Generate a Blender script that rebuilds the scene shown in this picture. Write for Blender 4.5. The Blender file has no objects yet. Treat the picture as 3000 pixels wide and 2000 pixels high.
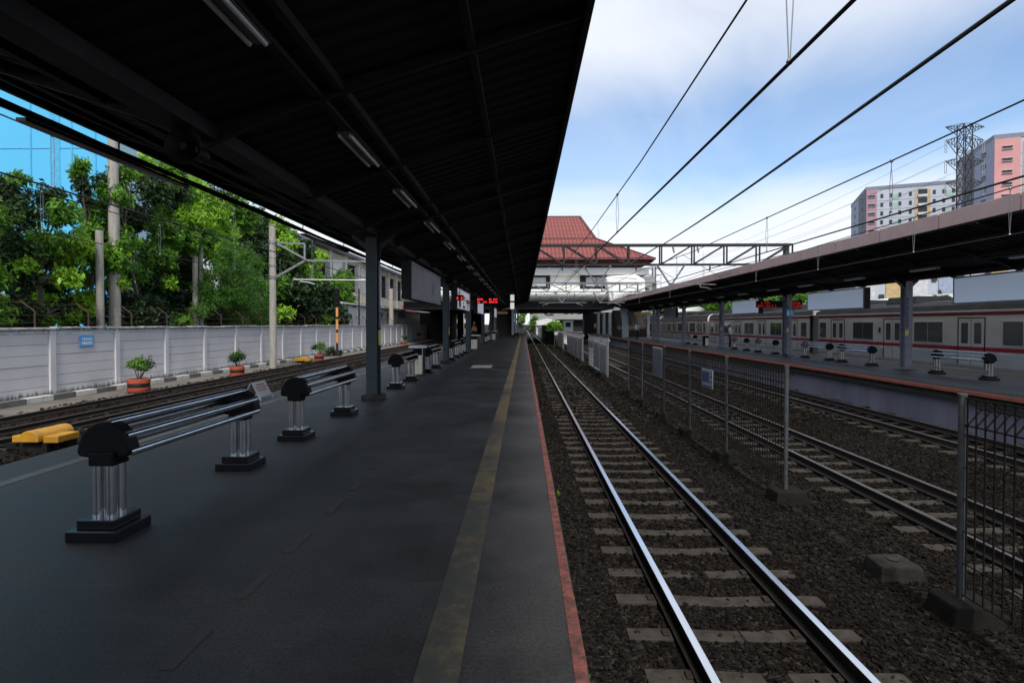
import bpy, bmesh, math, random
import numpy as np
from mathutils import Vector, Matrix, Euler
R = math.radians
random.seed(7); rng = np.random.default_rng(11)
scene = bpy.context.scene
COL = scene.collection
ORI = {}

# ------------------------------------------------------------------ camera
CAM = Vector((0, 0, 1.5)); F = 1625.0
cd = bpy.data.cameras.new('camera'); cam = bpy.data.objects.new('camera', cd); COL.objects.link(cam)
cd.lens = F / 3000 * 36; cd.sensor_width = 36; cd.clip_end = 6000; cd.clip_start = .05
PITCH = R(0.9); YAW = R(1.2)
SHY = 1000 - 949 - math.tan(PITCH) * F
cd.shift_y = -SHY / 3000
cam.location = CAM; cam.rotation_euler = (R(90) - PITCH, 0, YAW)
scene.camera = cam
RM = Euler((R(90) - PITCH, 0, YAW)).to_matrix()
def ray(px, py):
    return RM @ Vector(((px - 1500) / F, -(py - 1000 + SHY) / F, -1.0))
def P(px, py, X=None, Y=None, Z=None):
    "point of the place seen at pixel px,py of the photograph on one known plane"
    d = ray(px, py)
    t = (X - CAM.x) / d.x if X is not None else (Y - CAM.y) / d.y if Y is not None else (Z - CAM.z) / d.z
    return CAM + d * t

# ------------------------------------------------------------------ helpers
class MB:
    def __init__(s): s.v = []; s.f = []; s.m = []
    def add(s, vs, fs, mi=0):
        b = len(s.v); s.v += [tuple(p) for p in vs]
        for q in fs: s.f.append(tuple(b + i for i in q)); s.m.append(mi)
        return s
    def bx(s, x0, x1, y0, y1, z0, z1, mi=0):
        vs = [(x0,y0,z0),(x1,y0,z0),(x1,y1,z0),(x0,y1,z0),(x0,y0,z1),(x1,y0,z1),(x1,y1,z1),(x0,y1,z1)]
        return s.add(vs, [(3,2,1,0),(4,5,6,7),(0,1,5,4),(1,2,6,5),(2,3,7,6),(3,0,4,7)], mi)
    def box(s, c, sz, mi=0, rot=(0,0,0)):
        m = Euler(rot).to_matrix(); h = [k/2 for k in sz]; c = Vector(c)
        vs = [c + m @ Vector((sx*h[0], sy*h[1], sz_*h[2])) for sx,sy,sz_ in ((-1,-1,-1),(1,-1,-1),(1,1,-1),(-1,1,-1),(-1,-1,1),(1,-1,1),(1,1,1),(-1,1,1))]
        return s.add(vs, [(3,2,1,0),(4,5,6,7),(0,1,5,4),(1,2,6,5),(2,3,7,6),(3,0,4,7)], mi)
    def bar(s, a, b, w, h=None, mi=0):
        "square bar from a to b"
        a = Vector(a); b = Vector(b); d = b - a
        if d.length < 1e-6: return s
        h = h or w; z = d.normalized(); up = Vector((0,0,1)) if abs(z.z) < .95 else Vector((0,1,0))
        x = z.cross(up).normalized(); y = x.cross(z)
        vs = [p + x*(i*w/2) + y*(j*h/2) for p in (a, b) for i, j in ((-1,-1),(1,-1),(1,1),(-1,1))]
        return s.add(vs, [(0,1,2,3),(7,6,5,4),(4,5,1,0),(5,6,2,1),(6,7,3,2),(7,4,0,3)], mi)
    def cyl(s, a, b, r0, r1=None, n=10, mi=0, caps=True):
        a = Vector(a); b = Vector(b); r1 = r0 if r1 is None else r1
        z = (b - a)
        if z.length < 1e-6: return s
        z.normalize(); up = Vector((0,0,1)) if abs(z.z) < .95 else Vector((0,1,0))
        x = z.cross(up).normalized(); y = x.cross(z)
        vs = []
        for p, r in ((a, r0), (b, r1)):
            for k in range(n):
                t = 2*math.pi*k/n; vs.append(p + x*(r*math.cos(t)) + y*(r*math.sin(t)))
        fs = [(n+k, n+(k+1) % n, (k+1) % n, k) for k in range(n)]
        if caps: fs += [tuple(range(n)), tuple(range(2*n-1, n-1, -1))]
        return s.add(vs, fs, mi)
    def path(s, pts, r, n=6, mi=0):
        for a, b in zip(pts[:-1], pts[1:]): s.cyl(a, b, r, n=n, mi=mi)
        return s
    def prism(s, prof, axis, a, b, mi=0):
        "closed 2D profile extruded along an axis: 'x' uses (y,z), 'y' uses (x,z), 'z' uses (x,y)"
        def pt(u, w, t): return (t,u,w) if axis == 'x' else (u,t,w) if axis == 'y' else (u,w,t)
        n = len(prof); vs = [pt(u,w,a) for u,w in prof] + [pt(u,w,b) for u,w in prof]
        fs = [(k, (k+1) % n, n+(k+1) % n, n+k) for k in range(n)] + [tuple(range(n-1,-1,-1)), tuple(range(n, 2*n))]
        return s.add(vs, fs, mi)
    def lathe(s, c, prof, n=16, mi=0):
        c = Vector(c); vs = []
        for r, z in prof:
            for k in range(n):
                t = 2*math.pi*k/n; vs.append(c + Vector((r*math.cos(t), r*math.sin(t), z)))
        fs = [(i*n+k, i*n+(k+1) % n, (i+1)*n+(k+1) % n, (i+1)*n+k) for i in range(len(prof)-1) for k in range(n)]
        fs += [tuple(range(n-1,-1,-1)), tuple(range((len(prof)-1)*n, len(prof)*n))]
        return s.add(vs, fs, mi)
    def ball(s, c, r, n=8, mi=0, sz=1):
        k = max(4, n//2)
        return s.lathe(c, [(max(.001, r*math.sin(math.pi*i/k)), -r*sz*math.cos(math.pi*i/k)) for i in range(k+1)], n, mi)
    def quad(s, a, b, c, d, mi=0): return s.add([a,b,c,d], [(0,1,2,3)], mi)
    def build(s, name, mats, parent=None, smooth=False, bevel=0, local=False, recalc=True):
        me = bpy.data.meshes.new(name)
        o = Vector((0,0,0)) if (local or parent is None) else ORI.get(parent.name, Vector((0,0,0)))
        me.from_pydata([(x-o.x, y-o.y, z-o.z) for x,y,z in s.v], [], s.f)
        if not isinstance(mats, (list, tuple)): mats = [mats]
        for m in mats: me.materials.append(m)
        if len(mats) > 1: me.polygons.foreach_set('material_index', s.m)
        if recalc:
            bm = bmesh.new(); bm.from_mesh(me); bmesh.ops.recalc_face_normals(bm, faces=bm.faces); bm.to_mesh(me); bm.free()
        if smooth:
            me.polygons.foreach_set('use_smooth', [True]*len(me.polygons)); me.set_sharp_from_angle(angle=R(40))
        me.update()
        ob = bpy.data.objects.new(name, me); COL.objects.link(ob)
        if parent is not None:
            ob.parent = parent; ORI[ob.name] = o
        if bevel:
            b = ob.modifiers.new('bevel', 'BEVEL'); b.width = bevel; b.segments = 2; b.limit_method = 'ANGLE'
        return ob
def np_mesh(name, verts, quads, mats, parent=None, midx=None, nper=4, smooth=False):
    me = bpy.data.meshes.new(name)
    o = ORI.get(parent.name, Vector((0,0,0))) if parent else Vector((0,0,0))
    v = (np.asarray(verts, dtype=np.float32) - np.array(o, dtype=np.float32)); q = np.asarray(quads, dtype=np.int32)
    me.vertices.add(len(v)); me.vertices.foreach_set('co', v.ravel())
    me.loops.add(q.size); me.loops.foreach_set('vertex_index', q.ravel())
    me.polygons.add(len(q)); me.polygons.foreach_set('loop_start', np.arange(0, q.size, nper, dtype=np.int32))
    for m in (mats if isinstance(mats, (list, tuple)) else [mats]): me.materials.append(m)
    if midx is not None: me.polygons.foreach_set('material_index', np.asarray(midx, dtype=np.int32))
    if not smooth: me.polygons.foreach_set('use_smooth', np.zeros(len(q), dtype=bool))
    me.update(calc_edges=True)
    ob = bpy.data.objects.new(name, me); COL.objects.link(ob)
    if parent: ob.parent = parent; ORI[ob.name] = o
    return ob
def tag(o, label, cat, group=None):
    o['label'] = label; o['category'] = cat
    if group: o['group'] = group
    return o
def thing(name, label, cat, loc=(0,0,0), rz=0, group=None):
    o = bpy.data.objects.new(name, None); COL.objects.link(o); o.empty_display_size = .1
    o.location = loc; o.rotation_euler = (0,0,rz); ORI[o.name] = Vector(loc)
    return tag(o, label, cat, group)
def struct(o): o['kind'] = 'structure'; return o
def dup(root, loc, label, rz=None):
    r = root.copy(); COL.objects.link(r); r.location = loc; r['label'] = label; ORI[r.name] = Vector(loc)
    if rz is not None: r.rotation_euler = (0,0,rz)
    def rec(src, dst):
        for ch in list(src.children):
            c = ch.copy(); COL.objects.link(c); c.parent = dst; rec(ch, c)
    rec(root, r); return r
def text(s, size, mat, parent, loc, rot, name='lettering', ext=.002, sx=1.0, absolute=True):
    cu = bpy.data.curves.new(name, 'FONT'); cu.body = s; cu.size = size; cu.align_x = 'CENTER'; cu.align_y = 'CENTER'; cu.extrude = ext; cu.offset = size*.022
    t = bpy.data.objects.new(name + '_src', cu); COL.objects.link(t)
    me = bpy.data.meshes.new_from_object(t.evaluated_get(bpy.context.evaluated_depsgraph_get())); me.name = name
    bpy.data.objects.remove(t); me.materials.clear(); me.materials.append(mat)
    o = bpy.data.objects.new(name, me); COL.objects.link(o); o.parent = parent
    o.location = Vector(loc) - (ORI[parent.name] if absolute else Vector((0,0,0))); o.rotation_euler = rot; o.scale = (sx,1,1)
    return o
ORD = 'first second third fourth fifth sixth seventh eighth ninth tenth eleventh twelfth thirteenth fourteenth fifteenth sixteenth seventeenth eighteenth nineteenth twentieth'.split()

# ------------------------------------------------------------------ materials
def nd(nt, t, **kw):
    n = nt.nodes.new(t)
    for k, v in kw.items():
        if k in n.inputs: n.inputs[k].default_value = v
        else: setattr(n, k, v)
    return n
def newmat(name):
    m = bpy.data.materials.new(name); m.use_nodes = True; nt = m.node_tree
    b = nt.nodes['Principled BSDF']; return m, nt, b
def c4(c): return (c[0], c[1], c[2], 1)
def M(name, c, rough=.6, metal=0., c2=None, scale=3., bump=0., bscale=60., spec=.5, lo=.35, hi=.68, stretch=(1,1,1), rvar=.12, detail=5):
    m, nt, b = newmat(name); L = nt.links.new
    c2 = c2 or tuple(k*.72 for k in c)
    tc = nd(nt, 'ShaderNodeTexCoord'); mp = nd(nt, 'ShaderNodeMapping'); mp.inputs['Scale'].default_value = stretch
    L(tc.outputs['Object'], mp.inputs[0])
    n1 = nd(nt, 'ShaderNodeTexNoise', Scale=scale, Detail=detail, Roughness=.62); L(mp.outputs[0], n1.inputs['Vector'])
    r = nd(nt, 'ShaderNodeMapRange'); r.inputs[1].default_value = lo; r.inputs[2].default_value = hi; L(n1.outputs['Fac'], r.inputs[0])
    mx = nd(nt, 'ShaderNodeMix', data_type='RGBA'); mx.inputs['A'].default_value = c4(c); mx.inputs['B'].default_value = c4(c2)
    L(r.outputs[0], mx.inputs['Factor']); L(mx.outputs['Result'], b.inputs['Base Color'])
    b.inputs['Metallic'].default_value = metal; b.inputs['Specular IOR Level'].default_value = spec
    rr = nd(nt, 'ShaderNodeMapRange'); rr.inputs[3].default_value = max(.03, rough-rvar); rr.inputs[4].default_value = min(1, rough+rvar)
    n2 = nd(nt, 'ShaderNodeTexNoise', Scale=bscale, Detail=4); L(tc.outputs['Object'], n2.inputs['Vector'])
    L(n1.outputs['Fac'], rr.inputs[0]); L(rr.outputs[0], b.inputs['Roughness'])
    if bump:
        bp = nd(nt, 'ShaderNodeBump', Strength=bump, Distance=.02); L(n2.outputs['Fac'], bp.inputs['Height']); L(bp.outputs[0], b.inputs['Normal'])
    return m
def Mleaf(name, c, c2, trans=.35):
    m, nt, b = newmat(name); L = nt.links.new
    g = nd(nt, 'ShaderNodeNewGeometry'); mx = nd(nt, 'ShaderNodeMix', data_type='RGBA'); mx.inputs['A'].default_value = c4(c); mx.inputs['B'].default_value = c4(c2)
    L(g.outputs['Random Per Island'], mx.inputs['Factor']); L(mx.outputs['Result'], b.inputs['Base Color'])
    b.inputs['Roughness'].default_value = .5; b.inputs['Specular IOR Level'].default_value = .35
    tr = nd(nt, 'ShaderNodeBsdfTranslucent'); L(mx.outputs['Result'], tr.inputs['Color'])
    ms = nd(nt, 'ShaderNodeMixShader', Fac=trans); L(b.outputs[0], ms.inputs[1]); L(tr.outputs[0], ms.inputs[2])
    L(ms.outputs[0], nt.nodes['Material Output'].inputs['Surface']); return m
def Mglow(name, c, st):
    m, nt, b = newmat(name); b.inputs['Base Color'].default_value = c4(c); b.inputs['Emission Color'].default_value = c4(c); b.inputs['Emission Strength'].default_value = st; return m
def Mglass(name, c, rough=.06):
    m, nt, b = newmat(name); L = nt.links.new
    b.inputs['Base Color'].default_value = c4(c); b.inputs['Roughness'].default_value = rough; b.inputs['Specular IOR Level'].default_value = .8
    tc = nd(nt, 'ShaderNodeTexCoord'); n = nd(nt, 'ShaderNodeTexNoise', Scale=1.7, Detail=2); L(tc.outputs['Object'], n.inputs['Vector'])
    bp = nd(nt, 'ShaderNodeBump', Strength=.08, Distance=.05); L(n.outputs['Fac'], bp.inputs['Height']); L(bp.outputs[0], b.inputs['Normal'])
    return m
black_steel = M('black_steel', (.012,.013,.015), .45, 0, scale=6, bump=.1)
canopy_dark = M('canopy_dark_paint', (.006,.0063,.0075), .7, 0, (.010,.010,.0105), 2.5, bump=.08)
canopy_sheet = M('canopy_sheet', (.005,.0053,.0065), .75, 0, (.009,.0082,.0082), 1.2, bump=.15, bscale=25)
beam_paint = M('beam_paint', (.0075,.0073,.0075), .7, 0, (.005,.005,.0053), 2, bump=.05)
col_paint = M('column_teal_paint', (.030,.052,.060), .42, 0, (.018,.030,.036), 4, bump=.06)
col_grey = M('column_grey_paint', (.22,.22,.27), .45, 0, (.14,.14,.18), 4, bump=.06)
granite = M('black_granite', (.005,.0055,.007), .2, 0, (.010,.011,.013), 60, rvar=.05, spec=.4)
chrome = M('polished_steel', (.78,.79,.80), .15, 1., (.58,.59,.60), 9, rvar=.07)
plastic_black = M('black_bracket', (.0035,.0035,.004), .6, 0, scale=9, bump=.08, spec=.18)
white_paint = M('white_paint', (.72,.72,.70), .5, 0, (.55,.55,.53), 3, bump=.05)
cream = M('cream_panel', (.82,.74,.56), .45, 0, (.72,.65,.49), 4)
concrete = M('concrete', (.27,.265,.25), .8, 0, (.15,.145,.135), 3, bump=.25, bscale=30)
concrete_dark = M('weathered_concrete', (.065,.061,.055), .85, 0, (.03,.03,.027), 5, bump=.35, bscale=40, spec=.15)
pole_conc = M('pole_concrete', (.36,.34,.30), .75, 0, (.24,.225,.2), 4, bump=.2, bscale=30, stretch=(2,2,.4))
galv = M('galvanised_steel', (.30,.31,.33), .5, .6, (.2,.205,.22), 7, bump=.06)
fence_steel = M('fence_steel', (.060,.063,.068), .6, .1, (.035,.035,.037), 9, bump=.08)
mesh_m = M('fence_wire', (.008,.008,.0085), .8, 0, (.016,.012,.010), 9, spec=.12)
footing_m = M('footing_concrete', (.017,.0155,.0135), .95, 0, (.010,.009,.008), 6, bump=.4, bscale=40, spec=.1)
rust = M('rust', (.09,.045,.028), .8, .2, (.045,.026,.02), 12, bump=.2)
rail_side = M('rail_rust', (.030,.022,.018), .75, .2, (.018,.014,.012), 9, bump=.15)
rail_dull = M('rail_rusty_top', (.085,.06,.045), .55, .3, (.05,.036,.03), 3, stretch=(6,.3,1))
rail_mid = M('rail_worn_top', (.36,.35,.35), .38, .9, (.16,.13,.11), 3, stretch=(9,.4,1), rvar=.1)
rail_top = M('rail_polished_top', (.86,.88,.92), .20, 1., (.74,.76,.80), 3, stretch=(6,.3,1), rvar=.05)
kerbdirt = None
sleeper_m = M('sleeper_concrete', (.062,.054,.046), .9, 0, (.030,.026,.022), 7, bump=.3, bscale=45, spec=.12)
orange_paint = M('orange_paint', (.42,.075,.03), .7, 0, (.30,.055,.03), 6, bump=.1)
orange_edge = M('orange_edge_paint', (.36,.085,.05), .75, 0, (.19,.065,.045), 5, bump=.3, bscale=25)
red_edge = M('worn_red_edge', (.215,.072,.058), .85, 0, (.085,.045,.040), 14, bump=.5, bscale=35, spec=.2, lo=.4, hi=.62)
yellow_m = M('machine_yellow', (.48,.25,.015), .5, 0, (.34,.16,.015), 3, bump=.05)
red_paint = M('red_paint', (.45,.03,.03), .5)
blue_sign = M('blue_sign_face', (.10,.38,.76), .4, 0, (.09,.34,.68), 3)
navy = M('navy_sign_face', (.015,.03,.12), .4)
yellow_sign = M('yellow_sign_face', (.75,.52,.05), .4, 0, (.65,.45,.05), 3)
sticker_y = M('yellow_sticker', (.65,.60,.08), .45)
mark_grey = M('grey_mark', (.30,.31,.36), .6)
text_white = M('white_lettering', (.8,.8,.8), .5, 0, (.76,.76,.76))
text_red = M('faded_red_lettering', (.55,.22,.22), .6)
text_grey = M('grey_lettering', (.25,.25,.28), .6)
led_red = Mglow('red_led', (1.0,.03,.04), 1.1)
led_dim = Mglow('dim_red_led', (.55,.012,.015), .5)
glass_dark = Mglass('dark_glass', (.018,.022,.025))
glass_train = Mglass('train_glass', (.075,.085,.085), .08)
wire_m = M('wire', (.012,.012,.013), .6, .3)
wire_light = M('dropper_wire', (.22,.23,.24), .5, .7)
insul = M('insulator_brown', (.05,.035,.03), .3)
insul_w = M('insulator_grey', (.3,.32,.33), .3)
skin = M('skin', (.42,.25,.17), .55, 0, (.38,.22,.15), 10)
hair_m = M('hair', (.012,.010,.009), .6)
shirt_white = M('white_shirt', (.75,.77,.82), .8, 0, (.66,.68,.74), 12)
cloth_dark = M('dark_trousers', (.015,.015,.02), .85)
vest_orange = M('orange_vest', (.75,.22,.06), .7)
shirt_yellow = M('yellow_shirt', (.7,.5,.05), .8)
leaf_lit = Mleaf('sunlit_leaf', (.16,.36,.02), (.33,.56,.045), .4)  # sunlight on the clumps put into the leaf colour
leaf_dark = Mleaf('dark_leaf', (.009,.027,.007), (.034,.078,.018), .28)  # dark leaf colour, also stands for the shade inside crowns
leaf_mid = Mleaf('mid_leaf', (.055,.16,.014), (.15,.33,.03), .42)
leaf_fern = Mleaf('feathery_leaf', (.04,.13,.016), (.10,.24,.03), .42)
bark = M('bark', (.10,.085,.07), .9, 0, (.05,.042,.035), 8, bump=.5, bscale=30, stretch=(3,3,.6))
# ------------------------------------------------------------------ sky and sun
SUN_EL = R(49); SUN_AZ = R(171)      # azimuth from +Y towards +X
w = bpy.data.worlds.new('World'); scene.world = w; w.use_nodes = True
nt = w.node_tree; L = nt.links.new; bg = nt.nodes['Background']
sk = nd(nt, 'ShaderNodeTexSky', sky_type='NISHITA'); sk.sun_disc = False; sk.sun_elevation = SUN_EL; sk.sun_rotation = SUN_AZ
sk.air_density = 1.0; sk.dust_density = 1.2; sk.ozone_density = 1.5
tc = nd(nt, 'ShaderNodeTexCoord'); sp = nd(nt, 'ShaderNodeSeparateXYZ'); L(tc.outputs['Generated'], sp.inputs[0])
zc = nd(nt, 'ShaderNodeMath', operation='MAXIMUM'); zc.inputs[1].default_value = 0; L(sp.outputs['Z'], zc.inputs[0])
za = nd(nt, 'ShaderNodeMath', operation='ADD'); za.inputs[1].default_value = .16; L(zc.outputs[0], za.inputs[0])
dx = nd(nt, 'ShaderNodeMath', operation='DIVIDE'); L(sp.outputs['X'], dx.inputs[0]); L(za.outputs[0], dx.inputs[1])
dy = nd(nt, 'ShaderNodeMath', operation='DIVIDE'); L(sp.outputs['Y'], dy.inputs[0]); L(za.outputs[0], dy.inputs[1])
cb = nd(nt, 'ShaderNodeCombineXYZ'); L(dx.outputs[0], cb.inputs[0]); L(dy.outputs[0], cb.inputs[1])
n1 = nd(nt, 'ShaderNodeTexNoise', Scale=.85, Detail=8, Roughness=.52, Distortion=.8); L(cb.outputs[0], n1.inputs['Vector'])
# coverage: thin cloud overhead, a clear band at middle height, milky low cloud
cr = nd(nt, 'ShaderNodeValToRGB'); L(zc.outputs[0], cr.inputs[0])
el = cr.color_ramp.elements; el[0].position = 0.0; el[0].color = (.84,)*3 + (1,); el[1].position = .62; el[1].color = (.62,)*3 + (1,)
for p_, v_ in ((.11,.80),(.18,.50),(.25,.22),(.34,.22),(.44,.50)):
    e = el.new(p_); e.color = (v_, v_, v_, 1)
ad = nd(nt, 'ShaderNodeMath', operation='ADD'); L(n1.outputs['Fac'], ad.inputs[0]); L(cr.outputs[0], ad.inputs[1])
mr = nd(nt, 'ShaderNodeMapRange', interpolation_type='SMOOTHSTEP'); mr.inputs[1].default_value = .55; mr.inputs[2].default_value = 1.18; mr.inputs[4].default_value = .96; L(ad.outputs[0], mr.inputs[0])
hs = nd(nt, 'ShaderNodeHueSaturation', Saturation=1.05, Value=1.25); L(sk.outputs[0], hs.inputs['Color'])
mx = nd(nt, 'ShaderNodeMix', data_type='RGBA'); L(mr.outputs[0], mx.inputs['Factor']); L(hs.outputs[0], mx.inputs['A']); mx.inputs['B'].default_value = (5.9, 6.1, 6.5, 1)
L(mx.outputs['Result'], bg.inputs['Color']); bg.inputs['Strength'].default_value = .10
sl = bpy.data.lights.new('sun', 'SUN'); sl.energy = 2.1; sl.angle = R(10); sl.color = (1, .95, .87)
so = bpy.data.objects.new('sun', sl); COL.objects.link(so)
sd = Vector((math.sin(SUN_AZ)*math.cos(SUN_EL), math.cos(SUN_AZ)*math.cos(SUN_EL), math.sin(SUN_EL)))
so.rotation_euler = sd.to_track_quat('Z', 'Y').to_euler(); so.location = (0, 0, 60)
vs = scene.view_settings; vs.view_transform = 'Standard'; vs.look = 'None'; vs.gamma = 1; vs.use_curve_mapping = False; vs.exposure = 0.74

# ------------------------------------------------------------------ ground
def gz(x):
    pts = [(-1500,-1.0),(-17,-1.0),(-15.9,-1.12),(-14.7,-1.14),(-14.0,-1.27),(-10.2,-1.29),(-9.6,-1.28),(-5.6,-1.26),(.3,-1.2),(.7,-1.225),(3.1,-1.225),(3.6,-1.27),(4.9,-1.30),(11.7,-1.31),(1500,-1.31)]
    for (a, za_), (b, zb_) in zip(pts[:-1], pts[1:]):
        if a <= x <= b: return za_ + (zb_-za_)*(x-a)/(b-a)
def ground_mat():
    m, nt, b = newmat('ballast_ground'); L = nt.links.new
    tc = nd(nt, 'ShaderNodeTexCoord')
    v = nd(nt, 'ShaderNodeTexVoronoi', Scale=17); L(tc.outputs['Object'], v.inputs['Vector'])
    v2 = nd(nt, 'ShaderNodeTexVoronoi', Scale=31); L(tc.outputs['Object'], v2.inputs['Vector'])
    n = nd(nt, 'ShaderNodeTexNoise', Scale=.45, Detail=6); L(tc.outputs['Object'], n.inputs['Vector'])
    s = nd(nt, 'ShaderNodeSeparateColor'); L(v.outputs['Color'], s.inputs[0])
    r = nd(nt, 'ShaderNodeValToRGB'); L(s.outputs[0], r.inputs[0]); e = r.color_ramp.elements
    e[0].color = (.0095,.0082,.0072,1); e[1].color = (.052,.045,.039,1); x = e.new(.55); x.color = (.025,.0215,.0185,1)
    mr = nd(nt, 'ShaderNodeMapRange'); mr.inputs[1].default_value = .35; mr.inputs[2].default_value = .7; L(n.outputs['Fac'], mr.inputs[0])
    mx = nd(nt, 'ShaderNodeMix', data_type='RGBA', blend_type='MULTIPLY'); mx.inputs['B'].default_value = (.62,.52,.45,1)
    L(mr.outputs[0], mx.inputs['Factor']); L(r.outputs[0], mx.inputs['A']); L(mx.outputs['Result'], b.inputs['Base Color'])
    b.inputs['Roughness'].default_value = .9; b.inputs['Specular IOR Level'].default_value = .07
    ad = nd(nt, 'ShaderNodeMath', operation='ADD'); L(v.outputs['Distance'], ad.inputs[0]); L(v2.outputs['Distance'], ad.inputs[1])
    bp = nd(nt, 'ShaderNodeBump', Strength=1.0, Distance=.05, invert=True); L(ad.outputs[0], bp.inputs['Height']); L(bp.outputs[0], b.inputs['Normal'])
    return m
ballast_m = ground_mat()
xs = sorted(set([-1500,-400,-120,-60,-30,-20,-17,-16.5,-15.9,-14.7,-14,-12,-10.2,-9.6,-7.5,-5.6,-3,0,.3,.7,1.3,1.9,2.5,3.1,3.6,4.2,4.9,6,7,8.5,10,11.7,14,18,22,30,60,120,400,1500]))
ys = [-400,-60,-20,-8,0,4,8,12,16,20,25,30,40,50,60,75,90,110,140,180,250,400,800,1500,3000]
g = MB()
for y in ys:
    for x in xs: g.v.append((x, y, gz(x)))
nx = len(xs)
for j in range(len(ys)-1):
    for i in range(nx-1): g.f.append((j*nx+i, j*nx+i+1, (j+1)*nx+i+1, (j+1)*nx+i)); g.m.append(0)
struct(g.build('ground', ballast_m))

# ------------------------------------------------------------------ tracks
RAILS = []
SLY = {}
def rail_part(x, ztop, y0, y1, par, top=None):
    pr = [(-.065,-.15),(.065,-.15),(.065,-.138),(.012,-.118),(.010,-.045),(.034,-.036),(.034,-.004),(.030,0),(-.030,0),(-.034,-.004),(-.034,-.036),(-.010,-.045),(-.012,-.118),(-.065,-.138)]
    b = MB(); n = len(pr)
    b.v = [(x+u, y0, ztop+w_) for u, w_ in pr] + [(x+u, y1, ztop+w_) for u, w_ in pr]
    for k in range(n):
        b.f.append((k, (k+1) % n, n+(k+1) % n, n+k)); b.m.append(1 if k in (6,7,8) else 0)
    b.f.append(tuple(range(n))); b.m.append(0); b.f.append(tuple(range(n, 2*n))); b.m.append(0)
    RAILS.append(x); return b.build('rail', [rail_side, top or rail_top], par)
def track(xl, xr, ztop, y0, y1, label, nsl, ystart, top=None):
    c = (xl+xr)/2
    t = thing('railway_track', label, 'railway track', (c, ystart, ztop-.3))
    rail_part(xl, ztop, y0, y1, t, top); rail_part(xr, ztop, y0, y1, t, top)
    b = MB(); zt = ztop-.165
    # concrete sleeper with raised rail seats and a dipped middle
    prof = [(-1.0,-.20),(1.0,-.20)]+[(u, -.004-.022*math.cos(u*math.pi/1.4)**2*(abs(u) < .7)) for u in (1.,.85,.7,.55,.4,.25,.1,0,-.1,-.25,-.4,-.55,-.7,-.85,-1.)]
    b.prism([(u, w_) for u, w_ in prof], 'y', -.09, .09)
    for u in (-.565, .565):
        for s_ in (-1, 1): b.bx(u+s_*.105-.03, u+s_*.105+.03, -.045, .045, -.02, .018, 1)
    first = None; ysl = []
    y = ystart
    k = 0
    while y < y1 and k < nsl:
        if first is None:
            first = b.build('sleeper', [sleeper_m, rail_side], t, local=True, bevel=.008); o = first
        else:
            o = first.copy(); COL.objects.link(o)
        o.location = (random.uniform(-.02,.02), y-ystart, .3-.165+random.uniform(-.01,.006)); o.rotation_euler = (0, random.uniform(-.004,.004), random.uniform(-.012,.012))
        ysl.append(y); y += .6; k += 1
    if y < y1:
        r = MB()
        while y < y1:
            r.prism([(c+u, zt+w_) for u, w_ in prof], 'y', y-.09, y+.09); y += .6
        q = r.build('sleepers', sleeper_m, t); q['kind'] = 'stuff'
    SLY[c] = (ysl[0], ysl[-1]); return t
YM = P(2040, 1853, Z=-1.2).y
YM0 = YM - .6*math.floor((YM - 1.5)/.6)
track(1.36, 2.49, -1.026, -3, 230, 'shiny-railed track right beside the red platform edge', 100, YM0-.6)
track(5.50, 6.60, -1.10, -3, 200, 'middle track between the wire mesh fence and the track along the right platform', 100, 2.2, rail_mid)
track(9.50, 10.62, -1.10, -3, 200, 'track running along the foot of the right platform wall', 90, 6.2, rail_mid)
track(-12.95, -11.82, -1.10, -3, 150, 'rusty track on the left beside the black and white kerb', 90, 6., rail_dull)
track(-9.45, -8.32, -1.12, -3, 150, 'track just below the left platform edge, nearest the left benches', 60, 8., rail_dull)
track(19.35, 20.48, -1.10, -3, 150, 'track under the parked silver train', 50, 16.)

# loose crushed stone near the camera
def stones(n, x0, x1, y0, y1, s0, s1):
    x = rng.uniform(x0, x1, n); y = rng.uniform(y0, y1, n)
    keep = np.ones(n, bool)
    for rx in RAILS: keep &= np.abs(x-rx) > .085
    for c, (ya, yb) in SLY.items():
        ph = np.abs(((y-ya+.3) % .6)-.3); on = (ph < .10) & (np.abs(x-c) < 1.02); inner = np.abs(x-c) < .56
        keep &= ~(on & (rng.uniform(0, 1, n) > np.where(inner, .06, .62)))
    keep &= ~((np.abs(x-4.11) < .06))
    x = x[keep]; y = y[keep]; n = len(x)
    s = rng.uniform(s0, s1, n)*rng.choice([.7,1,1,1.25], n)
    z = np.array([gz(v) for v in x]) + s*rng.uniform(-.15, .32, n)
    # between the rails, stone heaps a little
    cube = np.array([(-1,-1,-1),(1,-1,-1),(1,1,-1),(-1,1,-1),(-1,-1,1),(1,-1,1),(1,1,1),(-1,1,1)], float)*.5
    v = cube[None]*rng.uniform(.55, 1.25, (n, 8, 1)) + rng.uniform(-.16, .16, (n, 8, 3))
    v *= np.stack([s, s*rng.uniform(.6, 1., n), s*rng.uniform(.45, .8, n)], 1)[:, None]
    a = rng.uniform(0, 6.28, n); t = rng.uniform(-.7, .7, n); ca, sa, ct, st = np.cos(a), np.sin(a), np.cos(t), np.sin(t)
    X = v[..., 0]; Y = v[..., 1]*ct[:, None]-v[..., 2]*st[:, None]; Z = v[..., 1]*st[:, None]+v[..., 2]*ct[:, None]
    o = np.stack([X*ca[:, None]-Y*sa[:, None]+x[:, None], X*sa[:, None]+Y*ca[:, None]+y[:, None], Z+z[:, None]], 2)
    f = np.array([(3,2,1,0),(4,5,6,7),(0,1,5,4),(1,2,6,5),(2,3,7,6),(3,0,4,7)])
    return o.reshape(-1, 3), (f[None]+(np.arange(n)*8)[:, None, None]).reshape(-1, 4)
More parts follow.
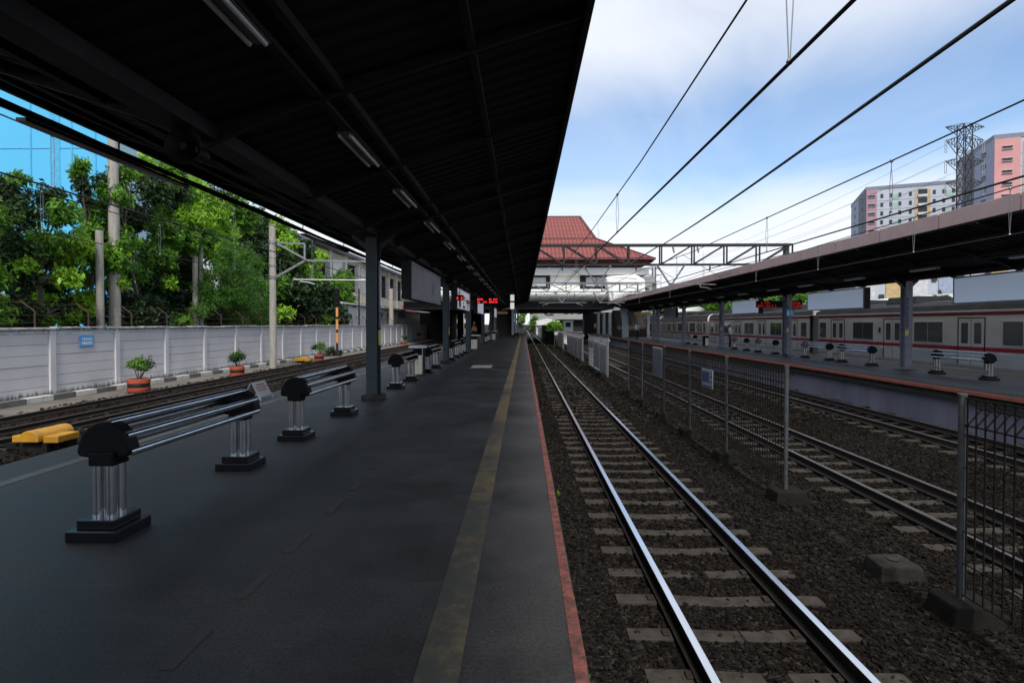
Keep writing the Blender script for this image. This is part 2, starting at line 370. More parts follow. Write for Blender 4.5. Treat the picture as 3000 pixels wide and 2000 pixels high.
def stone_mat():
    m, nt, b = newmat('crushed_stone'); L = nt.links.new
    g = nd(nt, 'ShaderNodeNewGeometry'); r = nd(nt, 'ShaderNodeValToRGB'); L(g.outputs['Random Per Island'], r.inputs[0]); e = r.color_ramp.elements
    e[0].color = (.0055,.0048,.0043,1); e[1].color = (.040,.035,.031,1); x = e.new(.6); x.color = (.0135,.0117,.0102,1); x = e.new(.93); x.color = (.023,.020,.0175,1)
    tc = nd(nt, 'ShaderNodeTexCoord'); n = nd(nt, 'ShaderNodeTexNoise', Scale=.5, Detail=5); L(tc.outputs['Object'], n.inputs['Vector'])
    mr = nd(nt, 'ShaderNodeMapRange'); mr.inputs[1].default_value = .35; mr.inputs[2].default_value = .7; L(n.outputs['Fac'], mr.inputs[0])
    mx = nd(nt, 'ShaderNodeMix', data_type='RGBA', blend_type='MULTIPLY'); mx.inputs['B'].default_value = (.66,.61,.56,1)
    L(mr.outputs[0], mx.inputs['Factor']); L(r.outputs[0], mx.inputs['A']); L(mx.outputs['Result'], b.inputs['Base Color'])
    b.inputs['Roughness'].default_value = .85; b.inputs['Specular IOR Level'].default_value = .07; return m
stone_m = stone_mat()
vv, ff, off = [], [], 0
for args in ((40000, .3, 7.5, 1.0, 6.2, .018, .040), (60000, .3, 11.5, 6.0, 16, .026, .048), (24000, .3, 11.5, 16, 36, .05, .09), (9000, -15, -5.7, 9, 40, .05, .09), (15000, .3, 5.4, 36, 75, .07, .11)):
    a, b_ = stones(*args); vv.append(a); ff.append(b_+off); off += len(a)
bs = np_mesh('ballast_stones', np.concatenate(vv), np.concatenate(ff), stone_m); bs['kind'] = 'stuff'
tag(bs, 'dark crushed stone spread between and beside the rails', 'ballast')
dirt_m = M('grey_dirt', (.15,.135,.115), .95, 0, (.085,.075,.065), 1.5, bump=.6, bscale=25)
dg_ = MB()
yy_ = list(range(-6, 95, 3))
for a_, b_ in zip(yy_[:-1], yy_[1:]): dg_.quad((-16.06, a_, -1.105), (-14.6, a_, -1.135), (-14.6, b_, -1.135), (-16.06, b_, -1.105))
struct(dg_.build('dirt_path', dirt_m))
# small weeds by the platform wall
wv, wf = [], []
for k in range(5):
    cx, cy = (random.uniform(.33, .6), random.uniform(4, 9)) if k < 3 else (random.uniform(3.2, 4.6), random.uniform(7, 18))
    for j in range(9):
        a = random.uniform(0, 6.28); l = random.uniform(.015, .045); h = random.uniform(.02, .09); wd = .012; z0 = gz(cx)+.01
        i = len(wv); px_, py_ = -math.sin(a)*wd, math.cos(a)*wd
        wv += [(cx-px_, cy-py_, z0), (cx+px_, cy+py_, z0), (cx+math.cos(a)*l+px_, cy+math.sin(a)*l+py_, z0+h), (cx+math.cos(a)*l-px_, cy+math.sin(a)*l-py_, z0+h)]; wf.append((i, i+1, i+2, i+3))
wd_ = np_mesh('weeds', wv, wf, leaf_mid); wd_['kind'] = 'stuff'; tag(wd_, 'small green weeds sprouting in the dark ballast', 'weeds')

# ------------------------------------------------------------------ platforms
def floor_mat():
    m, nt, b = newmat('platform_asphalt'); L = nt.links.new
    tc = nd(nt, 'ShaderNodeTexCoord')
    n1 = nd(nt, 'ShaderNodeTexNoise', Scale=.9, Detail=8, Roughness=.65); L(tc.outputs['Object'], n1.inputs['Vector'])
    n2 = nd(nt, 'ShaderNodeTexNoise', Scale=55, Detail=6, Roughness=.7); L(tc.outputs['Object'], n2.inputs['Vector'])
    mp = nd(nt, 'ShaderNodeMapping'); mp.inputs['Scale'].default_value = (.7, 4.5, 1); L(tc.outputs['Object'], mp.inputs[0])
    n3 = nd(nt, 'ShaderNodeTexNoise', Scale=1.1, Detail=8, Roughness=.68); L(mp.outputs[0], n3.inputs['Vector'])
    r = nd(nt, 'ShaderNodeValToRGB'); e = r.color_ramp.elements; e[0].position = .36; e[1].position = .66
    e[0].color = (.021,.0195,.0185,1); e[1].color = (.057,.0535,.051,1); L(n1.outputs['Fac'], r.inputs[0])
    sp = nd(nt, 'ShaderNodeMapRange'); sp.inputs[1].default_value = .3; sp.inputs[2].default_value = .75; sp.inputs[3].default_value = .45; sp.inputs[4].default_value = 1.7; L(n2.outputs['Fac'], sp.inputs[0])
    mu = nd(nt, 'ShaderNodeVectorMath', operation='SCALE'); L(r.outputs[0], mu.inputs[0]); L(sp.outputs[0], mu.inputs['Scale']); 
    st = nd(nt, 'ShaderNodeMapRange'); st.inputs[1].default_value = .57; st.inputs[2].default_value = .72; st.inputs[4].default_value = .6; L(n3.outputs['Fac'], st.inputs[0])
    mx = nd(nt, 'ShaderNodeMix', data_type='RGBA'); L(st.outputs[0], mx.inputs['Factor']); L(mu.outputs[0], mx.inputs['A']); mx.inputs['B'].default_value = (.058,.056,.056,1)
    vo = nd(nt, 'ShaderNodeTexVoronoi', Scale=2.6); L(tc.outputs['Object'], vo.inputs['Vector']); vs_ = nd(nt, 'ShaderNodeSeparateColor'); L(vo.outputs['Color'], vs_.inputs[0])
    sz = nd(nt, 'ShaderNodeMath', operation='MULTIPLY'); sz.inputs[1].default_value = .075; L(vs_.outputs[0], sz.inputs[0]); lt = nd(nt, 'ShaderNodeMath', operation='LESS_THAN'); L(vo.outputs['Distance'], lt.inputs[0]); L(sz.outputs[0], lt.inputs[1])
    lf = nd(nt, 'ShaderNodeMath', operation='MULTIPLY'); lf.inputs[1].default_value = .55; L(lt.outputs[0], lf.inputs[0])
    sc_ = nd(nt, 'ShaderNodeMapRange'); sc_.inputs[3].default_value = .006; sc_.inputs[4].default_value = .07; L(vs_.outputs[1], sc_.inputs[0])
    gm = nd(nt, 'ShaderNodeMix', data_type='RGBA'); L(lf.outputs[0], gm.inputs['Factor']); L(mx.outputs['Result'], gm.inputs['A']); L(sc_.outputs[0], gm.inputs['B'])
    L(gm.outputs['Result'], b.inputs['Base Color'])
    rr = nd(nt, 'ShaderNodeMapRange'); rr.inputs[1].default_value = .3; rr.inputs[2].default_value = .7; rr.inputs[3].default_value = .46; rr.inputs[4].default_value = .66; L(n1.outputs['Fac'], rr.inputs[0]); L(rr.outputs[0], b.inputs['Roughness']); b.inputs['Specular IOR Level'].default_value = .28
    bp = nd(nt, 'ShaderNodeBump', Strength=.35, Distance=.006); L(n2.outputs['Fac'], bp.inputs['Height']); L(bp.outputs[0], b.inputs['Normal'])
    return m
floor_m = floor_mat()
wall_lav = M('platform_wall_paint', (.20,.20,.26), .8, 0, (.13,.13,.17), 1.2, bump=.15, stretch=(1,1,.35))
moss = M('mossy_concrete', (.035,.040,.028), .9, 0, (.02,.02,.017), 6, bump=.4)
struct(MB().bx(-5.55, .215, -45, 96, -1.6, 0).build('platform', floor_m))
e = MB(); ny = 160                                                  # crumbling painted lip
y0 = -8
for k in range(ny):
    y1 = y0 + .65; j = random.uniform(-.004, .006)
    e.bx(.2155, .275+j, y0, y1-.001, -.10, .005+random.uniform(-.003, .003)); y0 = y1
struct(e.build('platform_edge', red_edge, bevel=.006))
struct(MB().bx(.2155, .30, -45, 96, -1.5, -.103).build('platform_wall', moss))
def worn(name, c, keep_lo, keep_hi, sc=9., base=(.026,.026,.028), far_cover=0.):
    "paint worn through to the asphalt in patches"
    m, nt, b = newmat(name); L = nt.links.new; tc = nd(nt, 'ShaderNodeTexCoord')
    n = nd(nt, 'ShaderNodeTexNoise', Scale=sc, Detail=8, Roughness=.75); L(tc.outputs['Object'], n.inputs['Vector'])
    n2 = nd(nt, 'ShaderNodeTexNoise', Scale=.7, Detail=3); L(tc.outputs['Object'], n2.inputs['Vector'])
    ad = nd(nt, 'ShaderNodeMath', operation='ADD'); L(n.outputs['Fac'], ad.inputs[0]); L(n2.outputs['Fac'], ad.inputs[1])
    mr = nd(nt, 'ShaderNodeMapRange'); mr.inputs[1].default_value = keep_lo; mr.inputs[2].default_value = keep_hi; sy = nd(nt, 'ShaderNodeSeparateXYZ'); L(tc.outputs['Object'], sy.inputs[0]); wy = nd(nt, 'ShaderNodeMapRange'); wy.inputs[1].default_value = 3; wy.inputs[2].default_value = 16; wy.inputs[4].default_value = far_cover; L(sy.outputs['Y'], wy.inputs[0])   # paint cover grows towards the far end
    a2 = nd(nt, 'ShaderNodeMath', operation='ADD'); L(ad.outputs[0], a2.inputs[0]); L(wy.outputs[0], a2.inputs[1]); L(a2.outputs[0], mr.inputs[0])
    mx = nd(nt, 'ShaderNodeMix', data_type='RGBA'); mx.inputs['A'].default_value = c4(base); mx.inputs['B'].default_value = c4(c); L(mr.outputs[0], mx.inputs['Factor'])
    L(mx.outputs['Result'], b.inputs['Base Color']); b.inputs['Roughness'].default_value = .6; return m
yl = worn('worn_yellow_paint', (.23,.162,.055), .96, 1.48, base=(.048,.044,.036), far_cover=.36); yl2 = worn('worn_pale_paint', (.19,.175,.135), .68, 1.2, base=(.042,.04,.038))
struct(MB().bx(-.465, -.275, -8, 92, .0, .004).build('yellow_line', yl))
struct(MB().bx(-4.97, -4.83, -8, 92, .0, .004).build('pale_line', yl2))
dm = worn('worn_brown_dash', (.075,.045,.028), .9, 1.3, base=(.030,.028,.027))
d = MB(); y = 2.35
while y < 40:
    l = random.uniform(.18, .42); d.bx(-1.58+random.uniform(-.01,.01), -1.52, y, y+l, 0, .004); y += random.choice([.62, .75, 1.2])
struct(d.build('floor_dashes', dm))
pa = worn('white_patch', (.50,.50,.50), .55, 1.1)  # whitish patch, broken up by noise
struct(MB().bx(-1.82, -1.12, 18.9, 20.1, .004, .008).build('pale_floor_patch', pa))
# right platform
struct(MB().bx(11.5, 16.9, -4, 125, -1.6, -.18).build('platform', floor_m))
rp = MB().bx(11.1, 11.498, -4, 125, -.27, -.181); struct(rp.build('platform_slab', concrete_dark))
struct(MB().bx(11.10, 11.26, -4, 125, -.18, -.176, 0).bx(11.085, 11.099, -4, 125, -.255, -.176).build('platform_edge', orange_edge))
struct(MB().bx(11.22, 11.498, -4, 125, -.46, -.272).build('platform_beam', concrete_dark))
struct(MB().bx(11.44, 11.499, -4, 125, -1.5, -.462).build('platform_wall', wall_lav))
struct(MB().bx(12.0, 12.05, -4, 125, -.18, -.176).build('pale_line', yl2))
# ------------------------------------------------------------------ canopies
def wing(cx, sgn, u, zv, rise, bend=.5):
    "underside height of the butterfly roof at distance u from the valley line"
    return zv + rise*max(0, u) - (.0 if u > bend else .0)
def canopy(label, cx, zv, wl, wr, rl, rr_, y0, y1, fascia=None, coly=(), nm='station_canopy', dark=True):
    t = thing(nm, label, 'platform canopy', (cx, (y0+y1)/2, zv))
    zl, zr = zv + rl*wl, zv + rr_*wr
    b = MB()                                          # thin ribbed sheet, real thickness, one rib every 0.2 m
    for x0, z0, x1, z1 in ((cx, zv, cx-wl, zl), (cx, zv, cx+wr, zr)):
        ysr = np.arange(y0, y1, .25)
        for k, y in enumerate(ysr):
            a, e = y, min(y+.25, y1)
            pts = [(a, 0), (a+.09, 0), (a+.12, .035), (a+.2, .035), (a+.23, 0), (e, 0)]
            for (ya, h0), (yb, h1) in zip(pts[:-1], pts[1:]):
                b.quad((x0, ya, z0+h0), (x1, ya, z1+h0), (x1, yb, z1+h1), (x0, yb, z0+h1))
        b.add([(x0,y0,z0+.05),(x1,y0,z1+.05),(x1,y1,z1+.05),(x0,y1,z0+.05)], [(0,1,2,3)])
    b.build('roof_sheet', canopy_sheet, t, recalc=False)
    MB().bx(cx-.13, cx+.13, y0, y1, zv-.14, zv-.002).build('valley_beam', beam_paint, t)
    for s, wd, rs in ((-1, wl, rl), (1, wr, rr_)):
        for q in (.36, .70):
            x = cx + s*wd*q; z = zv + rs*wd*q
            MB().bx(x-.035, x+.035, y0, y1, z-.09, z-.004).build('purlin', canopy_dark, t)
        x = cx + s*wd; z = zv + rs*wd
        if not (fascia and s == fascia[0]):
            MB().bx(x-.03, x+.03, y0, y1, z-.16, z+.10).build('edge_beam', canopy_dark, t)
    y = y0 + 1.2; rows = []
    for c in coly: rows.append((c, .09))
    while y < y1:
        if all(abs(y-c) > .9 for c in coly): rows.append((y, .06))
        y += 2.4
    first = {}
    for y, wd_ in sorted(rows):
        key = wd_
        if key not in first:
            m = MB()
            for s, wd, rs in ((-1, wl, rl), (1, wr, rr_)):
                pts = []                              # arm: arched near the column, straight along the slope further out
                for i in range(9):
                    u = wd*i/8; dep = .10 + (.26 if wd_ > .07 else .1)*max(0, 1-u/1.1)**2
                    pts.append((u, rs*u-.006, dep))
                for (u0, za, d0), (u1, zb, d1) in zip(pts[:-1], pts[1:]):
                    p = [(cx+s*u0, zv+za-d0), (cx+s*u1, zv+zb-d1), (cx+s*u1, zv+zb), (cx+s*u0, zv+za)]
                    m.prism(p, 'y', (y0+y1)/2-wd_/2, (y0+y1)/2+wd_/2)
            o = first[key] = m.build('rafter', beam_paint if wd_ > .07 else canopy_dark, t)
        else:
            o = first[key].copy(); COL.objects.link(o)
        o.location.y = y-(y0+y1)/2
    if fascia:
        s, ht, mt = fascia; x = cx + s*(wl if s < 0 else wr); z = zv + (rl*wl if s < 0 else rr_*wr)
        yy = y0; f0 = None
        while yy < y1:
            if f0 is None:
                f0 = MB().bx(x-.05, x+.05, (y0+y1)/2, (y0+y1)/2+2.37, z-.02, z+ht).build('fascia_panel', mt, t, bevel=.008); o = f0
            else: o = f0.copy(); COL.objects.link(o)
            o.location.y = yy-(y0+y1)/2; yy += 2.4
        MB().bx(x+.051*-s-.06, x-s*.051+.06, y0, y1, z-.05, z+.0).build('gutter', canopy_dark, t)
    return t
LCX, LZV = -3.0, 3.36
lcan = canopy('long dark butterfly roof over the near left platform', LCX, LZV, 2.72, 3.59, .32, .306, -44, 71.5, coly=(-36, -27, -17, -7.6, 1.8, 11.02, 21.4, 30.4, 41, 50.5, 60))
fas_m = M('pink_cladding', (.56,.375,.34), .5, 0, (.46,.31,.285), 1.2, bump=.03, stretch=(1,1,.4))
rcan = canopy('roof with pinkish fascia over the right platform', 14.0, 3.20, 3.1, 2.9, .26, .28, -2, 71.2, fascia=(-1, .37, fas_m), coly=(11.2, 20.6, 29.7, 39.5, 48.8, 58))

lamp_grey = M('grey_wire', (.06,.06,.062), .5)
# cable bundle slung below the left eave
cb_ = thing('cable_bundle', 'thick black cable bundle slung under the left eave', 'cable bundle', (-5.6, 20, 3.87))
b = MB(); random.seed(3)
def wav(x, z, amp, r, ph, y0=-6, y1=64, n=110, mi=0):
    pts = []
    for i in range(n+1):
        y = y0+(y1-y0)*i/n; pts.append((x+amp*.5*math.sin(y*1.3+ph), y, z+amp*math.sin(y*.9+ph*2)+amp*.6*math.sin(y*2.3+ph)))
    b.path(pts, r, 6, mi)
for i, (dx_, dz_, r_) in enumerate(((0,-.005,.036),(.03,.015,.022),(-.03,.02,.022),(0,.035,.016),(.02,-.03,.018))): wav(-5.6+dx_, 3.865+dz_, .008+.008*(i == 3), r_, i*1.7)
b.build('cables', wire_m, cb_)
MB().bx(-5.66, -5.54, 6.1, 9.1, 3.76, 3.80).build('tray', black_steel, cb_); MB().bx(-5.66, -5.54, 14, 17.5, 3.76, 3.80).build('tray', black_steel, cb_)
for y in np.arange(4.4, 62, 3.2): MB().cyl((-5.6, y, 3.9), (-5.6, y, 4.08), .012, n=6).build('hanger', black_steel, cb_)

t = thing('slung_wire', 'thin wire slung along the underside of the left canopy', 'wire', (-4.3, 20, 3.6)); m = MB(); pts = []
for i in range(90): y = -8+i*.8; pts.append((-4.3+.03*math.sin(y), y, 3.62-.09*abs(math.sin(y*.33))))
m.path(pts, .012, 5).build('wire', lamp_grey, t)
# ------------------------------------------------------------------ columns
def column(label, x, y, zf, ztop, paint, nm='canopy_column', group='columns', plinth=True, face=1):
    t = thing(nm, label, 'column', (x, y, zf), group=group)
    m = MB()
    hw_ = .108 if x < 0 else .125
    m.bx(x-.012, x+.012, y-.13, y+.13, zf+.10, ztop, 0)              # H section
    m.bx(x-hw_, x+hw_, y-.152, y-.13, zf+.10, ztop, 0).bx(x-hw_, x+hw_, y+.13, y+.152, zf+.10, ztop, 0)
    m.build('shaft', paint, t, bevel=.003)
    if plinth: MB().prism([(x-.2, y-.2), (x+.2, y-.2), (x+.2, y+.2), (x-.2, y+.2)], 'z', zf, zf+.10).build('plinth', concrete_dark, t, bevel=.02)
    m = MB()
    for s in (-1, 1): m.prism([(x+s*(hw_+.001), ztop-.28), (x+s*.42, ztop-.0), (x+s*.42, ztop+.08), (x+s*(hw_+.001), ztop)], 'y', y-.02, y+.02)
    m.build('bracket', paint, t)
    return t
lcols = [1.8, 11.02, 21.4, 30.4, 41, 50.5, 60]
for i, y in enumerate(lcols[1:]):
    t = column('%s teal steel column of the left canopy, counted from the camera' % ORD[i], -3.0, y, 0, LZV-.14, col_paint, group='left canopy columns')
    if i < 2:                                          # blue strip with white marks and a yellow sticker
        sx = -2.877
        m = MB().bx(-2.891, sx, y-.05, y+.09, 1.42, 2.75); o = m.build('blue_strip', navy, t)
        m = MB(); rr2 = random.Random(i)
        for k in range(9): m.bx(sx, sx+.003, y-.02+rr2.uniform(-.02,.02), y+.05, 1.50+k*.13, 1.50+k*.13+.06)
        m.build('strip_marks', mark_grey, o)
        MB().bx(-2.891, sx, y-.05, y+.09, 1.08, 1.38).build('yellow_sticker', sticker_y, t)
column('slim dark column of the left canopy close beside the camera', -3.0, 1.8, 0, LZV-.14, col_paint, group='left canopy columns')
for i, y in enumerate((20.6, 29.7, 39.5, 48.8, 58)):
    t = column('%s grey steel column of the right canopy, counted from the right' % ORD[i], 14.0, y, -.18, 3.06, col_grey, group='right canopy columns', plinth=False)
    MB().bx(13.7, 14.3, y-.25, y+.25, -.18, -.165).build('base_plate', concrete_dark, t)
    if i < 3:
        yy = y-.153
        o = MB().bx(13.88, 13.97, yy-.004, yy, 1.35, 2.45).build('blue_strip', navy, t); m = MB(); rr2 = random.Random(i+9)
        for k in range(8): m.bx(13.885, 13.915+rr2.uniform(0, .035), yy-.007, yy-.004, 1.40+k*.13, 1.43+k*.13+rr2.uniform(0,.03))
        m.build('strip_marks', mark_grey, o)
        MB().bx(13.86, 13.98, yy-.005, yy-.001, 1.08, 1.28).build('yellow_sticker', sticker_y, t)
MB_ = MB
t = thing('platform_number_sign', 'small blue number sign fixed to the second grey column', 'sign', (14.0, 29.5, 2.1))
MB().bx(13.82, 14.20, 29.46, 29.52, 1.90, 2.25).build('board', blue_sign, t)
text('2', .24, text_white, t, (14.08, 29.455, 2.08), (R(90),0,0), ext=.004)
MB().bx(13.86, 13.96, 29.452, 29.46, 1.95, 2.19).build('pictogram', text_white, t)
t = thing('dark_pillar', 'dark pillar with a white pipe elbow at the far edge of the right platform', 'pillar', (16.75, 32.3, -.18))
MB().bx(16.55, 16.88, 32.1, 32.45, -.18, 2.0).build('shaft', canopy_dark, t, bevel=.02)
MB().path([(16.6, 32.2, 1.95), (16.62, 32.2, 2.12), (16.8, 32.2, 2.22), (17.0, 32.2, 2.3)], .07, 10).build('pipe', white_paint, t, smooth=True)

# ------------------------------------------------------------------ fluorescent lamps
tube_m = M('fluorescent_tube', (.72,.73,.74), .3, 0, (.66,.67,.68))
lamp_m = M('lamp_housing', (.16,.16,.155), .5, 0, (.11,.11,.105), 5)
def lamp(x, y, z, label, group):
    t = thing('ceiling_lamp', label, 'ceiling lamp', (x, y, z), group=group)
    MB().prism([(x-.09, z+.05), (x+.09, z+.05), (x+.05, z+.10), (x-.05, z+.10)], 'y', y-.62, y+.62).build('housing', lamp_m, t)
    for s in (-1, 1): MB().cyl((x+s*.06, y-.58, z+.03), (x+s*.06, y+.58, z+.03), .019, n=8).build('tube', tube_m, t, smooth=True)
    m = MB()
    for q in (-.4, .4): m.bx(x-.01, x+.01, y+q-.01, y+q+.01, z+.10, z+.20)
    m.build('bracket', black_steel, t); return t
l0 = lamp(-1.96, 3.5, 3.53, 'first twin-tube lamp in the row under the left canopy, nearest the camera', 'twin-tube lamps under the left canopy')
yl_ = [6.65, 9.2, 11.9, 14.7, 17.5, 20.3, 23.1, 25.9, 28.7, 31.5, 34.3, 37.1, 39.9, 43, 46, 49, 52, 55, 58]
for i, y in enumerate(yl_): dup(l0, (-1.96, y, 3.53), '%s twin-tube lamp along the row under the left canopy' % ORD[i+1])
c_ = thing('conduit', 'long dark conduit carrying the lamps under the left canopy', 'conduit', (-1.93, 20, 3.5)); MB().bx(-1.97, -1.87, -10, 64, 3.60, 3.655).build('duct', beam_paint, c_)
l1 = lamp(13.0, 14.5, 3.22, 'first twin-tube lamp under the right canopy, counted from the right', 'twin-tube lamps under the right canopy')
for i, y in enumerate((18.3, 22.1, 25.9, 29.2, 33.2, 37, 41, 45, 49, 53, 57)): dup(l1, (13.0, y, 3.22), '%s twin-tube lamp under the right canopy, counted from the right' % ORD[i+1])
c_ = thing('conduit', 'thin conduit carrying the lamps under the right canopy', 'conduit', (13.03, 30, 3.4)); MB().bx(13.0, 13.06, 0, 61, 3.33, 3.37).build('duct', beam_paint, c_)

# ------------------------------------------------------------------ leaning rails
def bench(x, ya, yb, zf, label, group, name='leaning_rail'):
    t = thing(name, label, 'leaning bench', (x, (ya+yb)/2, zf), group=group)
    for y in (ya, yb):
        s = 1 if y == yb else -1
        MB().bx(x-.18, x+.18, y-.18, y+.18, zf, zf+.075).bx(x-.135, x+.135, y-.135, y+.135, zf+.0752, zf+.14).build('base', granite, t, bevel=.006)
        m = MB()
        for i in (-1, 1):
            for j in (-1, 1): m.cyl((x+i*.047, y+j*.047, zf+.14), (x+i*.047, y+j*.047, zf+.52), .034, n=12)
        m.build('post', chrome, t, smooth=True)
        MB().bx(x-.09, x+.09, y-.085, y+.085, zf+.50, zf+.60).build('collar', plastic_black, t, bevel=.012)
        pr = [(-.175, .565), (-.10, .555), (-.09, .585), (.09, .585), (.10, .555), (.175, .565), (.19, .60)]
        for k in range(1, 13):
            a = math.pi*k/13; pr.append((.182*math.cos(a), .605+.205*math.sin(a)))
        pr.append((-.19, .60))
        MB().prism([(x+u, zf+w_) for u, w_ in pr], 'y', y-.062, y+.062).build('head', plastic_black, t, bevel=.014)
    for a in (-4, 32, 84, 148, 184):
        u = .165*math.cos(R(a)); w_ = .60+.195*math.sin(R(a))
        MB().cyl((x+u, ya-.03, zf+w_), (x+u, yb+.03, zf+w_), .029, n=14).build('rail', chrome, t, smooth=True)
    return t
lb = [(3.9, 5.75), (7.18, 9.12), (12.85, 14.6), (16.95, 18.75), (22.6, 24.6), (26.0, 27.7), (42.6, 44.4), (46, 47.8)]
for i, (a, c) in enumerate(lb): bench(-2.97, a, c, 0, '%s leaning rail along the left platform, counted from the camera' % ORD[i], 'leaning rails on the left platform')
rb = [(16.9, 19.0), (22.5, 24.6), (25.6, 27.8), (31, 33.3), (35, 37), (45.4, 47.3)]
for i, (a, c) in enumerate(rb): bench(13.95, a, c, -.18, '%s leaning rail on the right platform, counted from the right' % ORD[i], 'leaning rails on the right platform')

# ------------------------------------------------------------------ litter bins / counters
def litter_bin(x, y, zf, wd, label, top=True, panel=cream):
    t = thing('litter_bin', label, 'litter bin', (x, y, zf), group='cream fronted litter bins'); h = wd/2
    MB().prism([(x-h*.72, y-.2), (x+h*.72, y-.2), (x+h*.8, y), (x+h*.72, y+.2), (x-h*.72, y+.2), (x-h*.8, y)], 'z', zf+.04, zf+.80).build('body', plastic_black, t, bevel=.01)
    MB().bx(x-h*.35, x+h*.62, y-.215, y-.202, zf+.05, zf+.60).build('front_panel', panel, t, bevel=.004)
    MB().bx(x+h*.08, x+h*.16, y-.218, y-.2155, zf+.34, zf+.42).build('emblem', text_grey, t)
    MB().prism([(x-h, y-.12), (x-h*.55, y-.27), (x+h*.55, y-.27), (x+h, y-.12), (x+h, y+.12), (x+h*.55, y+.27), (x-h*.55, y+.27), (x-h, y+.12)], 'z', zf+.80, zf+.87).build('lid', white_paint, t, bevel=.008)
    MB().cyl((x+h*.7, y-.215, zf+.05), (x+h*.7, y-.215, zf+.8), .012, n=8).build('trim', chrome, t)
    return t
litter_bin(-3.1, 16.2, 0, .50, 'cream fronted bin with a white top beside the fourth leaning rail')
litter_bin(-3.05, 32.5, 0, 1.05, 'wide cream fronted bin with a long white top past the third teal column')
litter_bin(-2.9, 51.5, 0, .9, 'cream fronted bin with a white top far down the left platform')
litter_bin(13.95, 42.8, -.18, .50, 'cream and black bin between leaning rails on the right platform')

# ------------------------------------------------------------------ hanging billboards
def billboard(x, y0, y1, z0, z1, zc, face, mat, label, group):
    "x: the side that faces the near track"
    th = .26; xb = x - face*th; t = thing('hanging_billboard', label, 'billboard', ((x+xb)/2, (y0+y1)/2, z0), group=group)
    MB().bx(min(x, xb), max(x, xb), y0, y1, z0, z1).build('case', canopy_dark, t, bevel=.01)
    f = MB().bx(min(x, x+face*.012), max(x, x+face*.012), y0+.05, y1-.05, z0+.05, z1-.05).build('face', mat, t)
    MB().bx(min(x, x+face*.02), max(x, x+face*.02), y0, y1, z0, z0+.045).bx(min(x, x+face*.02), max(x, x+face*.02), y0, y1, z1-.045, z1).bx(min(x, x+face*.02), max(x, x+face*.02), y0, y0+.045, z0+.046, z1-.046).bx(min(x, x+face*.02), max(x, x+face*.02), y1-.045, y1, z0+.046, z1-.046).build('frame', galv, t)
    for y in (y0+.5, y1-.5): MB().cyl(((x+xb)/2, y, z1), ((x+xb)/2, y, zc), .02, n=6).build('hanger', black_steel, t)
    return t, f
bb_grey = M('billboard_grey', (.19,.20,.24), .4, 0, (.16,.165,.20), 1.5)
bb_blank = M('billboard_blank_blue', (.76,.84,.96), .5, 0, (.70,.78,.90), .8)
bb_white = M('billboard_white', (.70,.70,.77), .45, 0, (.62,.62,.70), .8); bw_ = bb_white.node_tree.nodes['Principled BSDF']; bw_.inputs['Emission Color'].default_value = (.9,.9,1,1); bw_.inputs['Emission Strength'].default_value = .14   # glow added to brighten the shaded white faces
bq_ = bb_blank.node_tree.nodes['Principled BSDF']; bq_.inputs['Emission Color'].default_value = (.62,.76,1,1); bq_.inputs['Emission Strength'].default_value = .09  # bluish glow added to lift the blank faces out of the shade
glow_panel = Mglow('added_glow_white', (.85,.85,.82), .36)  # added glow so the shaded white panels look bright
art_dark = M('poster_dark', (.05,.05,.07), .5); art_blue = M('poster_blue', (.06,.14,.32), .5); art_red = M('poster_red', (.38,.06,.09), .5); art_grey = M('poster_grey', (.30,.31,.36), .5)
G = 'billboards hung under the left canopy'
t, f = billboard(-2.86, 14.1, 19.0, 2.15, 3.10, 3.24, 1, bb_grey, 'grey billboard with a faint blue leaf, nearest one under the left canopy', G)
xx = -2.846
MB().prism([(17.3, 2.55), (17.45, 2.75), (17.55, 2.86), (17.6, 2.62), (17.55, 2.45), (17.4, 2.40)], 'x', xx, xx+.003).build('leaf_print', art_blue, f)
m = MB()
for i, (a, z_, l) in enumerate(((17.7, 2.72, .8), (17.7, 2.62, .7), (17.9, 2.45, .7), (17.9, 2.37, .6), (17.9, 2.30, .65))): m.bx(xx, xx+.003, a, a+l, z_, z_+.035)
m.build('print_lines', art_grey, f)
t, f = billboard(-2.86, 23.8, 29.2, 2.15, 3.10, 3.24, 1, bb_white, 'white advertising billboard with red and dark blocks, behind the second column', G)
MB().prism([(24.35, 2.25), (25.2, 2.25), (25.2, 2.62), (24.95, 2.72), (24.9, 2.95), (24.65, 2.95), (24.6, 2.72), (24.35, 2.62)], 'x', xx, xx+.003).build('dark_shape', art_dark, f)
MB().bx(xx, xx+.003, 25.9, 27.1, 2.72, 2.80).bx(xx, xx+.003, 27.5, 29.0, 2.50, 2.72).build('red_blocks', art_red, f)
m = MB()
for a, b_, z_, h_ in ((25.9,27.1,2.60,.07),(26.0,26.5,2.44,.08),(25.9,27.0,2.24,.14),(27.6,28.9,2.40,.05),(27.8,28.4,2.25,.1),(23.95,24.2,2.5,.4)): m.bx(xx, xx+.003, a, b_, z_, z_+h_)
m.build('grey_blocks', art_grey, f)
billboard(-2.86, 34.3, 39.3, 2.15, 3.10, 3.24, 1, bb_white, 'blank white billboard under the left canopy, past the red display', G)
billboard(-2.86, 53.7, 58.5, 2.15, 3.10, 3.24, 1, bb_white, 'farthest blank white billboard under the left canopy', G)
G = 'billboards hung under the right canopy'
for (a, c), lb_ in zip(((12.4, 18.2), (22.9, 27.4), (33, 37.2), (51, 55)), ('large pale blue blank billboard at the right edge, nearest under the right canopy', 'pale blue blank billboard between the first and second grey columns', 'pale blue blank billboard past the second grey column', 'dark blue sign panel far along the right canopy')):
    billboard(13.86, a, c, 2.13, 3.0, 3.2, -1, bb_blank if a < 50 else navy, lb_, G)

